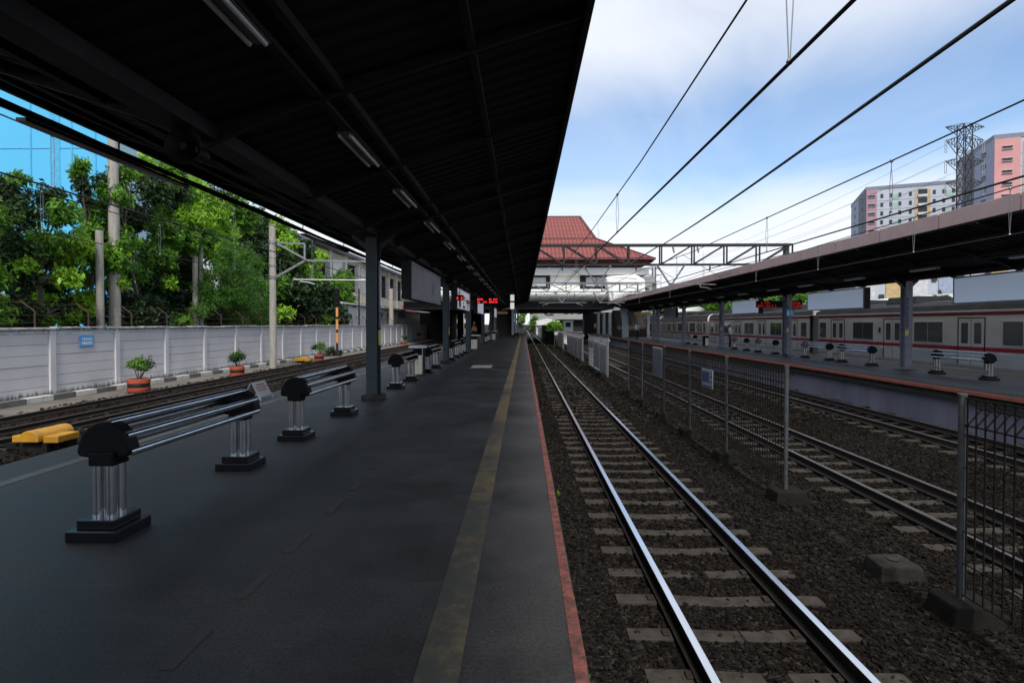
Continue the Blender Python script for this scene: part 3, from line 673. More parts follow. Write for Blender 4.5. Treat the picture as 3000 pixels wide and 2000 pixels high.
# ------------------------------------------------------------------ LED displays, loudspeakers, small signs
def led(x0, x1, y, z0, z1, zc, label, seed, rows=2, lit=None):
    t = thing('led_display', label, 'led display', ((x0+x1)/2, y, z0), group='red led displays')
    MB().bx(x0, x1, y, y+.18, z0, z1).build('case', plastic_black, t, bevel=.01)
    q = random.Random(seed); m = MB(); hh = (z1-z0-.06)/rows
    for r_ in range(rows):
        za = z0+.03+hh*r_; x = x0+.04; ch = hh*.72; cw = ch*.62
        while x < x1-cw-.02:
            if q.random() < (.72 if lit else .9) and not (r_ == rows-1 and x0+.28*(x1-x0) < x < x0+(.62 if lit else .5)*(x1-x0)):
                for i in range(5):
                    for j in range(7):
                        if q.random() < (.44 if lit else .66): m.bx(x+cw*i/5.6, x+cw*i/5.6+cw/6.2, y-.004, y-.001, za+ch*j/7, za+ch*j/7+ch/8)
            x += cw*1.22
    m.build('lettering', lit or led_red, t)
    for x in (x0+.15, x1-.15): MB().cyl((x, y+.09, z1), (x, y+.09, zc), .015, n=6).build('hanger', black_steel, t)
    return t
led(-2.80, -1.46, 33.0, 2.72, 3.10, 3.6, 'red led display hung across the left platform', 5)
led(-2.72, -2.42, 22.2, 2.45, 2.66, 3.3, 'small red led display just past the second teal column', 8, 1)
led(13.0, 15.5, 31.2, 2.42, 2.80, 3.3, 'wide red led display hung under the right canopy', 12, 2, led_dim)
def horn(x, y, z, label):
    t = thing('horn_loudspeaker', label, 'loudspeaker', (x, y, z), group='horn loudspeakers')
    m = MB(); n = 18; prof = [(.17, 0), (.12, .06), (.07, .14), (.05, .22), (.06, .23), (.06, .32), (.001, .33)]
    vs = []
    for r_, q in prof:
        for k in range(n): a = 2*math.pi*k/n; vs.append((x+r_*math.cos(a), y+q, z+r_*math.sin(a)))
    m.add(vs, [(i*n+k, i*n+(k+1) % n, (i+1)*n+(k+1) % n, (i+1)*n+k) for i in range(len(prof)-1) for k in range(n)])
    m.build('horn', beam_paint, t, smooth=True)
    MB().lathe((0,0,0), [(.03, 0), (.03, .02), (.001, .03)], 10).build('driver', beam_paint, t, local=True).rotation_euler = (R(-90), 0, 0)
    MB().bx(x-.015, x+.015, y+.2, y+.24, z, z+.45).build('bracket', black_steel, t)
q_ = P(536, 427, X=-3.0); horn(q_.x, q_.y, q_.z, 'grey horn loudspeaker under the left canopy, nearest the camera')
q_ = P(1315, 820, X=-2.75); horn(q_.x, q_.y, q_.z, 'grey horn loudspeaker beside the second teal column')
t = thing('exit_sign', 'yellow hanging sign by the dark stairs on the left platform', 'sign', (-2.1, 55, 2.5))
MB().bx(-2.62, -1.6, 55, 55.12, 2.50, 2.73).build('board', yellow_sign, t, bevel=.01)
m = MB()
for x in np.arange(-2.25, -1.75, .09): m.bx(x, x+.06, 54.994, 54.999, 2.58, 2.65)
m.prism([(-2.55, 2.61), (-2.42, 2.68), (-2.42, 2.54)], 'y', 54.994, 54.999); m.build('print', text_grey, t)
for x in (-2.5, -1.7): MB().cyl((x, 55.06, 2.73), (x, 55.06, 3.55), .012, n=6).build('hanger', black_steel, t)
for nm_, pz in (('upper', (863, 881)), ('lower', (886, 905))):
    a = P(1495, pz[1], Y=42.5); c = P(1506.5, pz[0], Y=42.5)
    t = thing('hanging_sign', '%s of two white panels hung one above the other by the lamp row' % nm_, 'sign', ((a.x+c.x)/2, 42.5, a.z), group='white hanging panels')
    MB().bx(a.x, c.x, 42.5, 42.58, a.z, c.z).build('panel', glow_panel, t, bevel=.01)
    MB().cyl(((a.x+c.x)/2, 42.54, c.z), ((a.x+c.x)/2, 42.54, c.z+.15), .015, n=6).build('hanger', galv, t)
post_pale = M('pale_pillar_paint', (.42,.46,.47), .5, 0, (.32,.35,.36), 3)
for i, (px, pb) in enumerate(((1502, 990), (1510, 983), (1517, 981))):
    Y = 1.5*F/(pb-949); x = (px-1534)*Y/F
    t = thing('pale_pillar', '%s pale pillar at the far end of the left platform' % ORD[i], 'pillar', (x, Y, 0), group='pale pillars by the stairs')
    MB().bx(x-.11, x+.11, Y-.11, Y+.11, .35, 3.55).build('shaft', post_pale, t, bevel=.01); MB().bx(x-.13, x+.13, Y-.13, Y+.13, 0, .35).build('base', canopy_dark, t)

# A-frame board on the left platform edge
t = thing('folding_sign', 'small white A-frame notice board at the left platform edge', 'sign', (-5.33, 11.0, 0), rz=R(90))
m = MB(); 
pan = MB().add([(-.28,-.02,.34),(.28,-.02,.34),(.28,-.16,.06),(-.28,-.16,.06),(-.28,-.005,.345),(.28,-.005,.345),(.28,-.145,.065),(-.28,-.145,.065)], [(0,1,2,3),(7,6,5,4),(0,4,5,1),(1,5,6,2),(2,6,7,3),(3,7,4,0)]).build('front_panel', white_paint, t, local=True)
MB().add([(-.28,.02,.34),(.28,.02,.34),(.28,.16,.06),(-.28,.16,.06),(-.28,.005,.345),(.28,.005,.345),(.28,.145,.065),(-.28,.145,.065)], [(3,2,1,0),(4,5,6,7),(1,5,4,0),(2,6,5,1),(3,7,6,2),(0,4,7,3)]).build('back_panel', white_paint, t, local=True)
for sx in (-1, 1):
    MB().bar((sx*.27,-.155,.07), (sx*.27,-.19,0), .025).build('leg', white_paint, t, local=True); MB().bar((sx*.27,.155,.07), (sx*.27,.19,0), .025).build('leg', white_paint, t, local=True)
m = MB()
for k, (a, b_) in enumerate(((-.16,.16),(-.2,.2),(-.18,.18))):
    z = .29-k*.05; y = -.02-.14*(.34-z)/.28-.0045; x = a
    while x < b_: m.box((x, y, z), (.022, .004, .026), rot=(R(-26),0,0)); x += .03
m.box((.02, -.113, .14), (.07, .004, .08), rot=(R(-26),0,0)); m.build('faded_lettering', text_red, pan, local=True)
block_m = M('block_concrete', (.038,.035,.031), .95, 0, (.018,.017,.015), 6, bump=.5, bscale=35, spec=.1)
# ------------------------------------------------------------------ wire mesh fences between the tracks
FX = 4.11
mesh_post = None
def footing(par, x, y, z0, sx=.5, sy=.42, h=.24):
    q = random.Random(int(y*100)); j = lambda: q.uniform(-.03, .03)
    b = [(x-sx/2+j(), y-sy/2+j()), (x+sx/2+j(), y-sy/2+j()), (x+sx/2+j(), y+sy/2+j()), (x-sx/2+j(), y+sy/2+j())]
    tp = [(x+(u-x)*.86+j()*.5, y+(w_-y)*.86+j()*.5) for u, w_ in b]
    return MB().add([(u, w_, z0) for u, w_ in b]+[(u, w_, z0+h+j()*.4) for u, w_ in tp], [(3,2,1,0),(4,5,6,7),(0,1,5,4),(1,2,6,5),(2,3,7,6),(3,0,4,7)]).build('footing', footing_m if par.name.startswith('mesh') else block_m, par, bevel=.02)
def fence(label, ypost, panels, zt=.83, zb=-1.09, sheets=()):
    t = thing('mesh_fence', label, 'wire fence', (FX, sum(ypost)/len(ypost), -1.3), group='wire mesh fences between the tracks')
    for y in ypost:
        lean = random.uniform(-.012, .012)
        MB().cyl((FX+lean, y, zb-.1), (FX-lean, y, zt), .033, n=12).cyl((FX-lean, y, zt), (FX-lean, y, zt+.02), .04, n=12).build('post', fence_steel if y < 25 else galv, t, smooth=True)
        footing(t, FX+.02, y, -1.32)
    for ya, yb in panels:
        m = MB(); far = ya > 20; st = .10 if not far else .14; r = .0055 if not far else .008
        y = ya+.06
        while y < yb-.04:
            m.bar((FX, y, zb+.06), (FX, y, zt-.27), 2*r).bar((FX, y, zt-.27), (FX+.13, y, zt-.12), 2*r).bar((FX+.13, y, zt-.12), (FX, y, zt-.02), 2*r).bar((FX, y, zt-.02), (FX, y, zt-.27), 2*r); y += st
        for x, z in ((FX, zt-.27), (FX+.13, zt-.12), (FX, zt-.02)): m.bar((x, ya, z), (x, yb, z), 2.4*r)
        z = zb+.06
        while z < zt-.3: m.bar((FX-.006, ya, z), (FX-.006, yb, z), 1.6*r); z += .30
        m.build('mesh_panel', mesh_m if not far else galv, t)
    return t
sheet_m = M('corrugated_sheet', (.20,.22,.27), .5, .3, (.14,.155,.19), 3)
cloth_grey = M('grey_banner', (.27,.27,.28), .8, 0, (.15,.15,.16), 2.5, stretch=(1,2,3)); cloth_blue = M('blue_banner', (.12,.14,.24), .8, 0, (.3,.3,.33), 3); cloth_red = M('brownish_banner', (.22,.13,.12), .8, 0, (.34,.30,.28), 3)
fence('near fence section cut by the right edge of the picture', [2.75, 5.27], [(2.75, 5.27)])
fb = fence('long wire mesh fence section in the middle, with a blue notice on it', [8.75, 11.3, 13.8, 16.3, 19.3, 21.8], [(8.75, 11.3), (11.3, 13.8), (13.8, 16.3), (16.3, 19.3), (19.3, 21.8)])
fc = fence('short fence section hung with grey sheets, behind the long one', [27.1, 29.7, 32.3, 35], [(27.1, 29.7), (29.7, 32.3), (32.3, 35)])
fd = fence('far fence section hung with red and blue banners', [38.5, 41.5, 45, 48.5, 52], [(38.5, 41.5), (41.5, 45), (45, 48.5), (48.5, 52)])
fe = fence('farthest fence section, pale panels near the shrubs', [57, 61, 66], [(57, 61), (61, 66)])
t = thing('ground_cable', 'thin cable lying on the ballast along the foot of the long mesh fence', 'cable', (3.8, 12, -1.25)); pts = []
for i in range(60): y = 8.2+i*.24; pts.append((3.78+.05*math.sin(y*1.1)+.03*math.sin(y*2.7), y, gz(3.8)+.035))
MB().path(pts, .008, 6).build('cable', mesh_m, t)
fp = thing('concrete_block', 'loose square concrete footing with a hole, standing in the ballast without a post', 'concrete block', (4.1, 6.2, -1.3))
footing(fp, 4.1, 6.2, -1.31, .5, .42, .19); MB().cyl((4.1, 6.2, -1.13), (4.1, 6.2, -1.098), .06, n=12).build('hole', black_steel, fp)
t = thing('corrugated_sheet', 'grey corrugated sheet tied to the long mesh fence', 'metal sheet', (FX-.05, 16.9, -.1))
m = MB(); y = 16.35
while y < 17.55:
    m.bx(FX-.06, FX-.045, y, y+.05, -.10, .80).bx(FX-.045, FX-.03, y+.05, y+.1, -.10, .80); y += .1
m.build('sheet', sheet_m, t)
t = thing('fence_notice', 'blue and white notice hung on the long mesh fence', 'sign', (FX-.05, 12.3, .1))
MB().bx(FX-.07, FX-.05, 11.95, 12.66, .10, .50).build('board', M('notice_white', (.30,.31,.36), .5), t)
MB().bx(FX-.074, FX-.071, 12.18, 12.62, .22, .45).bx(FX-.074, FX-.071, 11.97, 12.13, .24, .45).bx(FX-.074, FX-.071, 11.97, 12.62, .115, .15).build('blue_print', M('notice_blue', (.06,.09,.2), .5), t)
MB().bx(FX-.078, FX-.0745, 12.02, 12.06, .38, .43).bx(FX-.078, FX-.0745, 12.02, 12.06, .27, .33).build('white_marks', text_white, t)
def banner(y0, y1, z0, z1, mt, label):
    t = thing('banner', label, 'banner', (FX-.05, (y0+y1)/2, z0), group='sheets hung on the mesh fences'); m = MB(); n = 8
    n = int((y1-y0)/.075)
    for i in range(n):
        a = y0+(y1-y0)*i/n; b_ = a+.017; xa = FX-.06+.02*math.sin(i*2.1); xb = FX-.06+.02*math.sin((i+1)*2.1)
        p = [(xa, a, z0), (xb, b_, z0), (xb, b_, z1), (xa, a, z1)]; m.add(p+[(x+.004, y, z) for x, y, z in p], [(0,1,2,3),(7,6,5,4),(0,4,5,1),(2,6,7,3)])
    m.build('cloth', mt, t)
banner(27.2, 29.6, -1.0, .55, cloth_grey, 'grey sheet on the nearest panel of the short fence section'); banner(29.9, 32.2, -.9, .6, cloth_grey, 'grey sheet on the middle panel of the short fence section')
banner(32.6, 34.8, .1, .6, cloth_grey, 'short grey strip on the far panel of the short fence section')
banner(38.7, 41.3, -1.0, .6, cloth_grey, 'grey banner at the near end of the far fence section'); banner(41.7, 44.8, -1.0, .6, cloth_red, 'brown red banner on the far fence section')
banner(45.2, 48.3, -1., .6, cloth_blue, 'dark blue banner on the far fence section'); banner(48.7, 51.8, -1., .6, cloth_red, 'brown red banner at the far end of the far fence section')
banner(57.2, 60.8, -1., .65, cloth_grey, 'pale panel at the near end of the farthest fence section'); banner(61.2, 65.8, -1., .65, cloth_grey, 'pale panel at the far end of the farthest fence section')

# ------------------------------------------------------------------ overhead line
def line(label, cx, pts_m, pts_c, drops, rm=.014, rc=.014, cx2=None):
    t = thing('overhead_line', label, 'overhead wire', (cx, pts_m[0][0], pts_c[0][1] if pts_c else pts_m[0][1]), group='overhead wires over the tracks')
    def crv(pts):
        o = []
        for (ya, za), (yb, zb) in zip(pts[:-1], pts[1:]):
            for i in range(8): q = i/8; o.append((ya+(yb-ya)*q, za+(zb-za)*q))
        return o+[pts[-1]]
    def at(pts, y):
        for (ya, za), (yb, zb) in zip(pts[:-1], pts[1:]):
            if ya <= y <= yb: return za+(zb-za)*(y-ya)/(yb-ya)
        return pts[-1][1]
    MB().path([(cx, y, z) for y, z in pts_m], rm, 6).build('messenger_wire', wire_m, t)
    if pts_c:
        MB().path([(cx, y, z) for y, z in pts_c], rc, 6).build('contact_wire', wire_m, t)
        for y in drops:
            zm, zc = at(pts_m, y), at(pts_c, y); m = MB()
            for s in (-.022, .022): m.path([(cx+s*.4, y+s, zm), (cx+s*1.4, y+s*.3, (zm+zc)/2), (cx+s*.4, y+s*.4, zc)], .005, 5)
            m.ball((cx, y, zm), .032, 8).ball((cx, y, zc+.01), .026, 8)
            m.build('dropper', [wire_light], t)
    return t
line('overhead wire pair above the track beside the red platform edge', 2.08, [(-20,4.95),(2,4.62),(10,4.38),(18,4.35),(30,4.62),(44,4.3),(57.5,4.5),(74,4.0)], [(-20,3.56),(30,3.52),(57.5,3.42),(74,3.30)], (4.42, 12.4, 22, 38, 48), .012, .016)
line('overhead wire pair above the middle track', 6.02, [(-20,4.5),(8,4.18),(20,4.07),(30,4.3),(44,4.0),(57.5,4.3),(74,3.8)], [(-20,3.28),(30,3.28),(57.5,3.28),(74,3.25)], (9.25, 13.9, 22, 38, 48), .012, .014)
line('overhead wire pair above the track along the right platform', 9.95, [(-20,4.5),(11,4.28),(20,4.12),(30,4.3),(44,4.0),(57.5,4.3),(74,3.8)], [(-20,3.32),(30,3.32),(57.5,3.3),(74,3.25)], (11.6, 14.4, 19, 24, 38, 48), .013, .013)
line('overhead wire pair above the far left track', -12.6, [(-10,5.2),(33,4.75),(60,4.9),(92,4.2)], [(-10,3.9),(33,3.88),(92,3.8)], (14.3, 19, 24, 28.5, 37, 45), .013, .013)
line('overhead wire pair above the track nearest the left platform', -9.2, [(-10,5.4),(10,5.18),(33,5.0),(60,5.2),(92,4.2)], [(-10,4.16),(33,4.16),(92,3.9)], (10.7, 17.5, 24, 29), .014, .018)
t = thing('feeder_cable', 'thick black feeder cable sweeping down to the lattice gantry', 'cable', (4.5, 10, 4.5))
a = P(2965, 0, Y=5.2); a0 = a + (a-P(1932, 720.7, Y=30.0))*.4; m = MB()
bq = P(1932, 722, Y=30.0); pts = [a0, a]
for i in range(1, 13): q = i/12; p = a.lerp(bq, q); p.z -= .10*math.sin(math.pi*q); pts.append(p)
m.path(pts, .026, 8); m.build('cable', wire_m, t, smooth=True)

gantry_m = M('gantry_steel', (.014,.0135,.014), .65, .2, (.026,.021,.019), 6)
gantry_l = M('gantry_steel_pale', (.20,.20,.21), .55, .4, (.13,.13,.14), 6)
def insulator(m, a, b, n=4, r=.05, mi=0):
    a = Vector(a); b = Vector(b); m.cyl(a, b, .012, n=6, mi=mi)
    for i in range(n): c = a.lerp(b, .25+.5*i/(n-1)); d = (b-a).normalized()*.02; m.cyl(c-d, c+d, r, n=10, mi=mi)
def gantry(Y, x0, x1, ztop, zbot, label, mt, posts, drops, mt2):
    t = thing('lattice_gantry', label, 'overhead line gantry', ((x0+x1)/2, Y, zbot), group='lattice gantries over the tracks')
    w2 = .22
    for s in (-1, 1):
        MB().bx(x0, x1, Y+s*w2-.045, Y+s*w2+.045, ztop-.05, ztop+.05).build('top_chord', mt, t); MB().bx(x0, x1, Y+s*w2-.035, Y+s*w2+.035, zbot-.035, zbot+.035).build('bottom_chord', mt, t)
    m = MB(); n = int(round((x1-x0)/1.75)); st = (x1-x0)/n; mid = n//2
    for i in range(n+1):
        x = x0+st*i
        for s in (-1, 1): m.bar((x, Y+s*w2, zbot), (x, Y+s*w2, ztop), .07)
        if i < n:
            for s in (-1, 1):
                if i < mid: m.bar((x+.04, Y+s*w2, ztop), (x+st, Y+s*w2, zbot), .06)
                else: m.bar((x, Y+s*w2, zbot), (x+st-.04, Y+s*w2, ztop), .06)
    m.build('bracing', mt, t)
    for x in posts: MB().cyl((x, Y, -.1 if x < 12 else -.2), (x, Y, ztop+.05), .14, n=14).build('post', mt2, t, smooth=True)
    for x in drops:
        m = MB(); zb = zbot-1.05
        m.bar((x-.75, Y, zbot), (x-.06, Y, zb), .08).bar((x+.75, Y, zbot), (x+.06, Y, zb), .08).bx(x-.1, x+.1, Y-.06, Y+.06, zb-.1, zb+.08)
        m.build('drop_frame', gantry_l, t)
    return t
GY = 30.0
gp = lambda px, py: P(px, py, Y=GY)
g1 = gantry(GY, -3.0, 14.25, 5.72, 4.68, 'nearest dark lattice gantry spanning all the tracks', gantry_m, (-3.0, 14.0), (3.95, 7.9), col_paint)
for x, dr in ((2.08, -1), (6.02, 1), (9.95, 1)):
    root = 3.95 if x < 7 else 7.9; m = MB(); sgn = 1 if x > root else -1
    m.bar((root+sgn*.08, GY, 3.66), (x+sgn*.35, GY, 3.62), .05); m.bar((x-sgn*.5, GY, 3.6), (x-sgn*.45, GY, 3.45), .05); m.path([(x-sgn*.45, GY, 3.48), (x-sgn*.1, GY, 3.44), (x+sgn*.1, GY, 3.36)], .022, 6)
    m.build('registration_arm', gantry_l, g1)
    m = MB(); insulator(m, (x, GY-.1, 4.66), (x, GY-.1, 4.3)); m.bar((x-.3, GY, 4.66), (x, GY-.1, 4.62), .03); m.build('insulator', insul, g1)
for px in (1645, 1740, 1966, 2037):
    q = gp(px, 735); m = MB(); insulator(m, (q.x, GY-.28, 5.66), (q.x+.1, GY-.3, 5.22), 4, .06); m.build('insulator', insul, g1)
m = MB()
for a, b_ in (((1.0,5.3),(3.1,4.1)),((3.1,4.1),(6.0,3.9)),((6.0,5.2),(8.0,3.9)),((4.0,5.5),(2.0,3.6)),((8.4,5.2),(10.4,4.0)),((10.4,4.0),(11.8,4.6))): m.cyl((a[0], GY-.3, a[1]), (b_[0], GY-.32, b_[1]), .012, n=5)
m.build('jumper_wires', wire_m, g1)
GY = 57.5
g2 = gantry(GY, -3.0, 13.6, 5.74, 4.83, 'second lattice gantry, in front of the white station building', gantry_l, (-3.0, 13.4), (3.95, 7.9), gantry_l)
for x in (2.08, 6.02, 9.95):
    root = 3.95 if x < 7 else 7.9; m = MB(); sgn = 1 if x > root else -1
    m.bar((root+sgn*.08, GY, 3.72), (x+sgn*.5, GY, 3.70), .07); m.path([(x-sgn*.6, GY, 3.66), (x-sgn*.3, GY, 3.55), (x+sgn*.1, GY, 3.4)], .035, 6)
    m.build('registration_arm', gantry_l, g2); m = MB(); insulator(m, (x-.8, GY-.3, 4.8), (x-.8, GY-.3, 4.2), 4, .09); m.build('insulator', insul, g2)
m = MB()
for i in range(9):
    x = .5+i*1.4; m.cyl((x, GY-.3, 4.85), (x+random.uniform(-.5,.5), GY-.3, 3.75), .02, n=5)
    m.path([(x, GY-.35, 4.8), (x+.4, GY-.35, 4.45), (x+.9, GY-.35, 4.5), (x+1.3, GY-.35, 4.82)], .018, 5)
m.build('jumper_wires', wire_m, g2)

# ------------------------------------------------------------------ left boundary wall
def wall_mat():
    m, nt, b = newmat('boundary_wall_paint'); L = nt.links.new; tc = nd(nt, 'ShaderNodeTexCoord'); sp = nd(nt, 'ShaderNodeSeparateXYZ'); L(tc.outputs['Object'], sp.inputs[0])
    n1 = nd(nt, 'ShaderNodeTexNoise', Scale=.8, Detail=5); L(tc.outputs['Object'], n1.inputs['Vector'])
    r = nd(nt, 'ShaderNodeValToRGB'); e = r.color_ramp.elements; e[0].position = .3; e[1].position = .7; e[0].color = (.50,.50,.525,1); e[1].color = (.57,.57,.59,1); L(n1.outputs['Fac'], r.inputs[0])
    mp = nd(nt, 'ShaderNodeMapping'); mp.inputs['Scale'].default_value = (1, 5, .6); L(tc.outputs['Object'], mp.inputs[0])
    n2 = nd(nt, 'ShaderNodeTexNoise', Scale=1.6, Detail=8, Roughness=.7); L(mp.outputs[0], n2.inputs['Vector'])
    # mould creeping up from the ground and drips under the coping: z is measured from the wall foot
    lo = nd(nt, 'ShaderNodeMapRange'); lo.inputs[1].default_value = 0; lo.inputs[2].default_value = .42; lo.inputs[3].default_value = .36; lo.inputs[4].default_value = -.12; L(sp.outputs['Z'], lo.inputs[0])
    hi = nd(nt, 'ShaderNodeMapRange'); hi.inputs[1].default_value = 1.95; hi.inputs[2].default_value = 2.35; hi.inputs[3].default_value = -.16; hi.inputs[4].default_value = .16; L(sp.outputs['Z'], hi.inputs[0])
    mxx = nd(nt, 'ShaderNodeMath', operation='MAXIMUM'); L(lo.outputs[0], mxx.inputs[0]); L(hi.outputs[0], mxx.inputs[1])
    ad = nd(nt, 'ShaderNodeMath', operation='ADD'); L(n2.outputs['Fac'], ad.inputs[0]); L(mxx.outputs[0], ad.inputs[1])
    ms = nd(nt, 'ShaderNodeMapRange'); ms.inputs[1].default_value = .60; ms.inputs[2].default_value = .78; ms.inputs[4].default_value = .9; L(ad.outputs[0], ms.inputs[0])
    mx = nd(nt, 'ShaderNodeMix', data_type='RGBA'); L(ms.outputs[0], mx.inputs['Factor']); L(r.outputs[0], mx.inputs['A']); mx.inputs['B'].default_value = (.055,.055,.05,1)
    L(mx.outputs['Result'], b.inputs['Base Color']); b.inputs['Roughness'].default_value = .75; return m
wall_m = wall_mat(); WX = -16.4; WZ0, WZ1 = -1.0, 1.30
coping_m = M('coping', (.50,.50,.48), .8, 0, (.16,.16,.14), 5, bump=.3, stretch=(1,.6,1), lo=.45, hi=.65)
bw = thing('boundary_wall', 'long grey concrete panel wall on the left, black and white kerb at its foot', 'wall', (WX, 50, WZ0))
y = -2.4; plast = 0
bounds = []
while y < 93: bounds.append(y); y += 3.08
off = P(341, 1000, X=WX).y; bounds = [b_ + (off - bounds[0]) % 3.08 for b_ in bounds]
for k, y in enumerate(bounds):
    MB().bx(WX-.1, WX+.07, y-.12, y+.12, WZ0, WZ1+.02).build('pilaster', wall_m, bw, bevel=.012)
    yb = min(y+3.08, 94); m = MB(); n = 6; hz = (WZ1-WZ0-.14)/n
    for i in range(n):
        q = random.uniform(-.006, .006); m.bx(WX-.045+q, WX+q, y+.135, yb-.135, WZ0+hz*i+.006, WZ0+hz*(i+1)-.006)
    m.bx(WX-.08, WX+.016, y+.135, yb-.123, WZ1-.135, WZ1)
    m.build('panel', wall_m, bw); MB().bx(WX-.09, WX-.05, y+.119, yb-.119, WZ0, WZ1-.16).build('panel_back', footing_m, bw)
m = MB(); y = -2
while y < 94:
    l = random.uniform(1.2, 2.6); dz = random.uniform(-.015, .02); m.bx(WX-.14, WX+.11, y, min(94, y+l-.01), WZ1+.021+dz, WZ1+.09+dz+random.uniform(0, .02)); y += l
m.build('coping', coping_m, bw, bevel=.01)
kb = M('kerb_black', (.085,.088,.088), .85, 0, (.14,.14,.13), 8, bump=.3); kw = M('kerb_white', (.52,.52,.49), .85, 0, (.20,.195,.175), 8, bump=.3, lo=.5, hi=.75)
k1, k2 = MB(), MB(); y = -2; i = 0
while y < 92:
    l = random.uniform(.92, 1.05); (k1 if i % 2 else k2).bx(WX+.075, WX+.34, y, y+l-.012, -1.3, -.92+random.uniform(-.012, .012)); y += l; i += 1
struct(k1.build('kerb', kb, bevel=.015)); struct(k2.build('kerb', kw, bevel=.015))
sr = thing('old_rail', 'old rusty rail lying alone between the kerb and the left track', 'rail', (-14.3, 40, -1.2)); rail_part(-14.3, -1.06, -3, 92, sr, rail_dull)
bwp = thing('barbed_wire_fence', 'rusty angled brackets with barbed wire along the top of the left wall', 'barbed wire', (WX, 50, WZ1))
b0 = None; k = 0
while 16+k*2.3 < 92:
    y = 16+k*2.3
    if b0 is None: b0 = MB().path([(WX-.02, y, WZ1), (WX-.02, y, WZ1+.62), (WX-.02, y-.02, WZ1+.64)], .028, 6).path([(WX-.02, y, WZ1+.63), (WX-.36, y-.18, WZ1+.98)], .025, 6).build('bracket', rust, bwp); o = b0
    else: o = b0.copy(); COL.objects.link(o); o.location.y = k*2.3
    k += 1
m = MB()
for dx_, dz_ in ((-.02,.25),(-.02,.5),(-.14,.75),(-.3,.93)):
    pts = [(WX+dx_, 16+i*1.15, WZ1+dz_-(.03 if i % 2 else 0)) for i in range(66)]; m.path(pts, .005, 4)
m.build('barbed_wire', rust, bwp)
t = thing('station_sign', 'blue sign reading TANAH ABANG on the left wall', 'sign', (WX+.03, 20.7, .65))
a = P(233, 1016, X=WX+.03); c = P(275, 982, X=WX+.03)
MB().bx(WX+.013, WX+.04, a.y, c.y, a.z, c.z).build('board', blue_sign, t, bevel=.004)
ym, zm, hh = (a.y+c.y)/2, (a.z+c.z)/2, c.z-a.z
text('TANAH', hh*.36, text_white, t, (WX+.043, ym, zm+hh*.17), (R(90), 0, R(90))); text('ABANG', hh*.36, text_white, t, (WX+.043, ym, zm-hh*.20), (R(90), 0, R(90)))

# ------------------------------------------------------------------ planters by the wall
def leaves(cs, per, lsz, flat=.35, seed=0):
    "leaf quads through a set of clumps (x,y,z,r,kind)"
    g = np.random.default_rng(seed); V, K = [], []
    for (x, y, z, r, kd) in cs:
        n = max(20, int(per*r*r)); d = g.normal(size=(n, 3)); d /= np.linalg.norm(d, axis=1)[:, None]
        rad = r*(g.uniform(0, 1, n)**.42); lump = 1+.40*np.sin(d[:, 0]*5+x)*np.cos(d[:, 1]*4+y)+.15*np.sin(d[:, 2]*9)
        p = np.array([x, y, z])+d*(rad*lump)[:, None]*np.array([1, 1, .85])
        nrm = d*.5+g.normal(size=(n, 3))*.55+np.array([0, 0, .5]); nrm /= np.linalg.norm(nrm, axis=1)[:, None]
        u = np.cross(nrm, g.normal(size=(n, 3))); u /= np.linalg.norm(u, axis=1)[:, None]; u[:, 2] -= .25; v = np.cross(nrm, u)
        s = lsz*g.uniform(.55, 1.25, n)[:, None]
        q = np.stack([p-u*s, p+v*s*flat, p+u*s, p-v*s*flat], 1); V.append(q.reshape(-1, 3)); K.append(np.full(n, kd))
    V = np.concatenate(V); return V, np.arange(len(V)).reshape(-1, 4), np.concatenate(K)
def planter(px, pb, X, w_, h, label, dark=False):
    q = P(px, pb, X=X); x, y, z = q
    z = max(z, gz(x)-.02); t = thing('potted_shrub', label, 'potted plant', (x, y, z), group='potted shrubs along the left wall')
    MB().lathe((x, y, z), [(w_*.47, 0), (w_*.5, .03), (w_*.5, h*.33), (w_*.46, h*.34), (w_*.46, h*.66), (w_*.5, h*.67), (w_*.5, h-.02), (w_*.42, h), (w_*.40, h-.05)], 20).build('pot', orange_paint, t, smooth=True)
    MB().lathe((x, y, z), [(w_*.478, h*.345), (w_*.484, h*.40), (w_*.484, h*.60), (w_*.478, h*.655)], 20).build('black_band', black_steel, t, smooth=True)
    MB().lathe((x, y, z), [(w_*.39, h-.06), (.001, h-.045)], 16).build('soil', concrete_dark, t)
    m = MB(); g = random.Random(int(px)); cl = []
    for i in range(5):
        a = g.uniform(0, 6.28); r = g.uniform(.15, .42); e = (x+r*math.cos(a), y+r*math.sin(a), z+h+g.uniform(.30, .55)); m.cyl((x+.03*math.cos(a), y+.03*math.sin(a), z+h-.06), e, .022, .01, 6); cl.append((e[0], e[1], e[2]+.06, g.uniform(.2, .29), i % 3 == 0))
    cl.append((x, y, z+h+.62, .26, 1)); m.build('stems', bark, t)
    V, Q, K = leaves(cl, 3600, .055, .45, int(px)); np_mesh('foliage', V, Q, [leaf_dark, leaf_mid], t, K); return t
planter(407, 1146.5, -14.86, .78, .5, 'potted shrub with pink flowers, nearest orange and black pot by the left wall')
planter(695, 1101, -14.6, .70, .5, 'flat topped potted shrub in the second orange and black pot')
planter(935, 1057, -14.7, .66, .5, 'upright potted shrub in the third orange and black pot, beside the small yellow machine')
planter(1183, 1012, -15.2, .7, .45, 'small potted shrub in the fourth orange pot, seen between the platform columns'); planter(1231, 998, -15.4, .7, .45, 'farthest orange pot near the end of the left wall')

